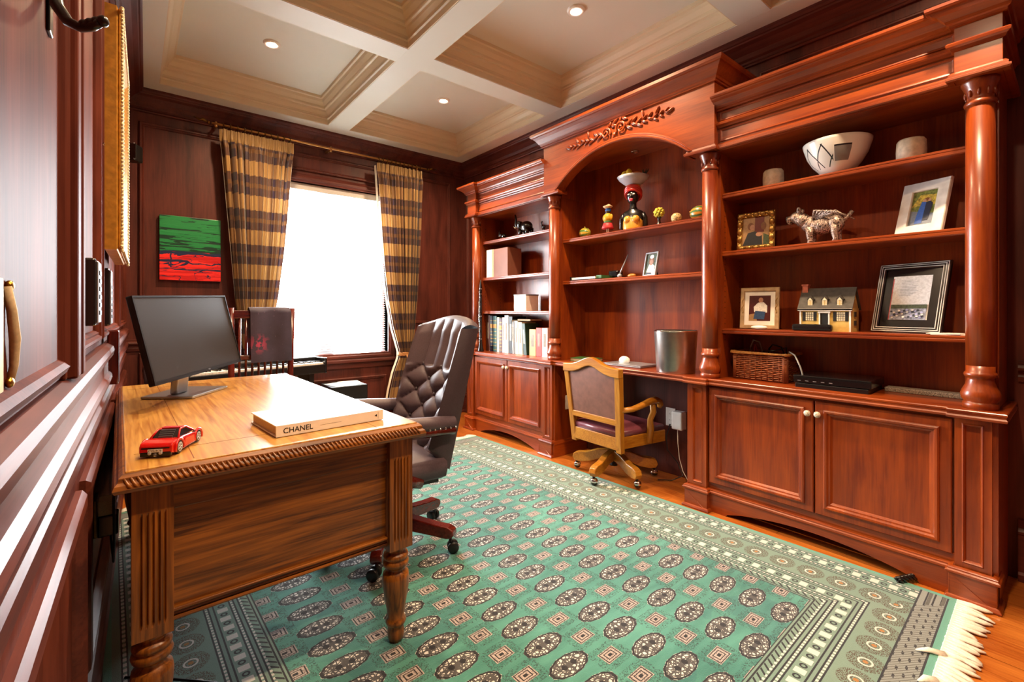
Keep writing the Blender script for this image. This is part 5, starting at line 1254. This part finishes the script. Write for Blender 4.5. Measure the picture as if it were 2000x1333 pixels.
obj('lips',MB().ell((-.053,0,.222),(.006,.015,.0065)).ell((-.052,0,.2135),(.006,.012,.006)),bs['lips'],t)
g=MB()
for s in (-1,1): g.ell((-.047,s*.0175,.258),(.005,.010,.0055))
obj('eyes',g,bs['eye'],t)
g=MB().ell((.010,0,.272),(.050,.052,.036))
for k in range(3): g.tube([(.004+.054*math.cos(a)*.95,.054*math.sin(a),.262+.014*k-.03*math.cos(a)*1.0) for a in [2*PI*q/20 for q in range(21)]],.0105,8)
obj('turban',g,bs['turban'],t)
obj('turban_crown',MB().lathe([(.048,.285),(.055,.3),(.054,.32),(.042,.334)],n=22),bs['orange'],t)
fb=obj('fruit_bowl',MB().lathe([(.04,.33),(.056,.335),(.10,.372),(.114,.392),(.110,.394),(.094,.376),(.045,.345),(.001,.343)],n=28),bs['bowl'],t)
g=MB()
for (x,y,z,r,rz) in ((-.02,.06,.405,(.02,.024,.036),.3),(-.02,.022,.413,(.022,.024,.04),-.1)): g.ell((x,y,z),r,12,9,Matrix.Rotation(rz,3,'X'))
obj('banana',g,bs['banana'],fb); obj('orange_fruit',MB().ell((-.02,-.028,.395),(.036,.042,.028)).ell((.04,.02,.392),(.034,.036,.03)),bs['orange'],fb)
g=MB()
for k in range(7): a=k*.9; g.tube([(.0,-.075,.39),(.012*math.cos(a),-.085-.012*math.sin(a),.412),(.026*math.cos(a),-.09-.026*math.sin(a),.436)],[.006,.005,.001],5)
obj('pineapple_leaves',g,bs['leaf'],fb)
obj('necklace',MB().tube([(.001-.032*math.cos(a),.036*math.sin(a),.158-.02*math.cos(a)) for a in [2*PI*q/20 for q in range(21)]],.0028,6),M['chrome'],t)
# little flower vase
t=thing('flower_figurine','tiny dark bust topped with a ball of yellow flowers','figurine',(2.80,1.84,ZN1))
obj('base',MB().lathe([(.028,0),(.024,.012),(.01,.03),(.009,.05),(.016,.062)],n=14),bs['skin'],t)
g=MB()
for k in range(26):
    a=k*2.4; zz=-.9+1.9*k/25; r=math.sqrt(max(0,1-zz*zz)) if abs(zz)<1 else 0; g.ell((.026*r*math.cos(a),.03*r*math.sin(a),.095+.028*zz),.0105,6,5)
obj('blossoms',g,flat('yellow_blossom','#c6bc3c',.6,var=.3,scale=120),t)
# lower arch shelf
t=thing('letter_tray','dark letter tray with papers on the lower arch shelf','tray',(2.80,2.44,ZN2))
obj('tray',MB().box(-.09,.10,-.155,.155,0,.006).box(-.09,.10,.148,.155,.006,.03).box(.094,.10,-.155,.155,.006,.03),M['tint'],t); obj('papers',MB().box(-.085,.08,-.10,.14,.006,.022),M['pprint'] if 'pprint' in M else M['paper'],t); obj('green_pad',MB().box(-.07,.09,-.15,-.10,.006,.03),dc['green'],t)
tag(obj('black_stand',MB().box(2.86,2.93,2.24,2.33,ZN2,ZN2+.07),M['tint'],bevel=.01),'small black stand behind the pen on the lower arch shelf','stand')
tag(obj('brush_pen',MB().tube([(2.80,2.172,ZN2+.03),(2.81,2.155,ZN2+.08),(2.83,2.12,ZN2+.175)],[.006,.006,.003],8).ell((2.80,2.173,ZN2+.018),(.018,.018,.018)),M['silver']),'slim silver pen standing in a holder on the lower arch shelf','pen')
tag(obj('wooden_trinket',MB().ell((2.82,2.08,ZN2+.016),(.02,.035,.016)),M['oakyy']),'small brown wooden trinket between the pen and the photo','trinket')
photo_frame('photo_frame','narrow silver frame with a sepia child portrait on the lower arch shelf',(2.79,1.915,ZN2+.002),RZ+math.radians(-12),.122,.172,.2,.012,M['silver'],
  [(pc['green'],RC),(pc['white'],[(.08,0),(.9,0),(.86,.4),(.6,.52),(.3,.5)]),(pc['hair'],el(.5,.66,.27,.2)),(pc['skin'],el(.5,.6,.17,.16)),(pc['white'],el(.5,.86,.2,.1)),(pc['navy'],[(.1,0),(.7,0),(.6,.1),(.12,.12)])])
# worktop in the kneehole
t=thing('waste_bin','tall brushed-steel waste bin standing on the kneehole worktop','bin',(2.735,1.675,ZW))
obj('shell',MB().lathe([(.118,0),(.119,.004),(.134,.262),(.135,.268),(.132,.268),(.116,.006),(.001,.005)],n=40),M['steel'],t); obj('rim',MB().lathe([(.132,.262),(.137,.264),(.137,.270),(.131,.271)],n=40,caps=False),M['chrome'],t)
t=thing('laptop','closed silver laptop on the kneehole worktop','laptop',(2.80,2.08,ZW),math.radians(2))
obj('base',MB().box(-.11,.11,-.16,.16,.002,.010),M['silver'],t,bevel=.003); obj('lid',MB().box(-.11,.11,-.16,.16,.011,.017),M['silver'],t,bevel=.003); obj('feet',MB().box(-.09,.09,-.14,-.13,0,.003).box(-.09,.09,.13,.14,0,.003),M['rubber'],t)
tag(obj('shell_ornament',MB().ell((0,0,.016),(.03,.045,.030)).ell((.01,.03,.012),(.025,.02,.018)),M['paper'],at=(2.80,2.13,ZW+.0185)),'rounded white shell lying on the closed laptop','shell')
t=thing('green_notebook','dark green notebook lying at the left of the kneehole worktop','notebook',(2.80,2.50,ZW),math.radians(10))
obj('pages',MB().box(-.075,.075,-.10,.10,.003,.02),M['page'],t); obj('cover',MB().box(-.08,.08,-.105,.105,0,.003).box(-.08,.08,-.105,.105,.02,.023),dc['green'],t)

# ------------------------------------------------------------------ left-hand bookcase
ZL1,ZL2,ZL3=1.862,1.503,1.174
M['ebony']=flat('polished_ebony','#14110f',.2,coat=.5,var=.2)
def elephant(lab,y,s):
    t=thing('elephant_figurine',lab,'figurine',(2.80,y,ZL1),0,group='carved animals on the top left shelf'); g=MB()
    g.ell((0,-.01*s,.075*s),(.04*s,.07*s,.048*s),16,10); g.ell((0,.065*s,.098*s),(.03*s,.034*s,.034*s),12,8)
    for a in (-1,1):
        for b in (-.05,.035): g.tube([(a*.024*s,b*s,.06*s),(a*.024*s,b*s,0)],[.019*s,.016*s],8)
        g.ell((a*.034*s,.05*s,.1*s),(.006*s,.024*s,.03*s),8,6)
    g.tube([(0,.088*s,.095*s),(0,.112*s,.09*s),(0,.124*s,.115*s),(0,.118*s,.155*s),(0,.13*s,.195*s)],[.016*s,.013*s,.011*s,.009*s,.007*s],8); g.tube([(0,-.078*s,.09*s),(0,-.088*s,.05*s)],[.005*s,.003*s],6)
    obj('body',g,M['ebony'],t)
    w=MB()
    for a in (-1,1): w.tube([(a*.014*s,.085*s,.085*s),(a*.02*s,.108*s,.08*s),(a*.02*s,.125*s,.092*s)],[.005*s,.004*s,.002*s],6)
    obj('tusk',w,M['page'],t)
elephant('large black elephant figurine with raised trunk on the top left shelf',3.245,1.12); elephant('tiny black elephant figurine, leftmost on the top left shelf',3.575,.52)
t=thing('bird_figurine','small dark metal bird figurine right of the large elephant','figurine',(2.80,3.0,ZL1),0,group='carved animals on the top left shelf')
obj('body',MB().ell((0,0,.05),(.012,.024,.014)).tube([(0,.015,.056),(0,.026,.085),(0,.018,.1),(0,.03,.098)],[.008,.006,.008,.002],8),M['ebony'],t); obj('legs',MB().tube([(0,.004,.045),(0,.014,0)],.004,5).tube([(0,-.006,.045),(0,-.02,0)],.004,5),M['ebony'],t)
t=thing('slipcase','large tan slipcase with cream spine on the second left shelf','box file',(2.80,3.57,ZL2))
obj('case',MB().box(-.08,.09,-.165,.165,0,.27),flat('tan_card','#8a5a48',.5,var=.1,scale=8),t,bevel=.002); obj('spine',MB().box(-.084,-.06,.075,.166,0,.271),M['cover'],t,bevel=.003); obj('side_strip',MB().box(-.082,-.06,.05,.073,0,.27),M['page'],t)
t=thing('white_box','small white cube box with dark lid edge on the third left shelf','box',(2.81,3.245,ZL3))
obj('carton',MB().box(-.075,.075,-.085,.085,0,.145),M['cover'],t,bevel=.002); obj('lid_band',MB().box(-.078,.078,-.088,.088,.138,.15),flat('grey_lid','#8a8c90',.5),t,bevel=.002)
# books, left to right
bc={}
spec=[(3.77,3.705,.355,'#4a2418','brown leather-bound book at the far left of the book row'),(3.70,3.655,.35,'#16203e','navy leather book with gilt bands'),(3.653,3.595,.348,'#12484a','teal leather book with gold label'),(3.59,3.555,.335,'#e4e6cc','pale cream paperback beside the teal leather book'),(3.552,3.512,.33,'#4a2430','maroon book with banded spine'),(3.508,3.475,.335,'#d8b4bc','pale pink paperback'),
 (3.472,3.412,.355,'#dfeaea','tall white hardback, tallest in the book row'),(3.405,3.355,.345,'#161616','black hardback beside the tall white one'),(3.352,3.338,.315,'#e8e6e0','very thin white booklet beside the black hardback'),(3.333,3.315,.30,'#6e6e70','thin grey booklet next to the white booklet'),(3.31,3.262,.305,'#e9dec4','ivory hardback left of its darker ivory twin'),(3.258,3.205,.295,'#e2cfae','darker ivory hardback in the middle of the row'),(3.195,3.15,.285,'#1c3a2c','slanting dark green book'),
 (3.115,3.03,.235,'#d8a868','short tan book with white edge'),(3.025,2.955,.25,'#c4301c','short bright red book near the end'),(2.95,2.88,.25,'#e8d8d4','short pale pink book at the right end of the row')]
for i,(ya,yb,h,c,lab) in enumerate(spec):
    w=ya-yb; t=thing('book',lab+' on the worktop' if len(lab.split())<7 else lab,'book',(2.735,yb,ZW),0,group='books on the left worktop')
    m=flat('book_cloth_%d'%i,c,.45,var=.08); 
    def sh(p,i=i,h=h):
        k=.10 if i==12 else (.05 if i in (8,9,10,11) else 0); return (p[0],p[1]+k*p[2] if True else p[1],p[2])
    g=MB().box(0,.004,0,w,0,h).box(.004,.17,0,.003,0,h).box(.004,.17,w-.003,w,0,h); g.v=[sh(p) for p in g.v]; obj('cover',g,m,t,bevel=.0015)
    g=MB().box(.004,.165,.003,w-.003,.003,h-.004); g.v=[sh(p) for p in g.v]; obj('page_block',g,M['page'],t)
    if i in (1,2,4):
        g=MB()
        for k in range(9): g.box(-.0015,.001,.002,w-.002,h*(.06+.1*k),h*(.06+.1*k)+.004)
        obj('gilt_band',g,M['brass'],t); obj('title_label',MB().box(-.0012,.001,.004,w-.004,h*.66,h*.76),flat('label_%d'%i,'#b07a2c',.5),t)
    else: 
        g=MB().box(-.0008,.001,w*.3,w*.7,h*.35,h*.8); g.v=[sh(p) for p in g.v]; obj('title_strip',g,flat('strip_%d'%i,'#8a8070' if i not in (7,12) else '#c0b8a0',.5),t)
o=thing('flat_book','thin buff book laid flat across the ivory hardbacks','book',(2.755,3.225,ZW+.3075),0); obj('pages',MB().box(0,.14,-.10,.075,.002,.012),M['page'],o); obj('cover',MB().box(-.002,.142,-.102,.077,0,.002).box(-.002,.142,-.102,.077,.012,.014),flat('buff_cover','#a8845c',.5),o)
# clarinet on its stand by the left column
t=thing('clarinet','slender black clarinet with silver keys standing by the left column','clarinet',(2.645,3.735,ZW))
obj('body',MB().lathe([(.03,0),(.031,.006),(.022,.04),(.016,.08),(.0135,.12),(.0135,.60),(.014,.61),(.010,.66),(.006,.70)],n=14),M['ebony'],t); g=MB()
for k in range(11): z=.10+k*.048; g.ell((-.0145,.004*(-1)**k,z),(.005,.009,.009),8,5)
g.tube([(-.012,.014,.14),(-.015,.014,.5)],.0028,6)
for z in (.12,.34,.56,.61): g.lathe([(.0155,z),(.0165,z+.004),(.0155,z+.008)],n=14,caps=False)
obj('silver_keys',g,M['chrome'],t)
for o in bpy.data.objects:
    if '_w' in o: del o['_w']
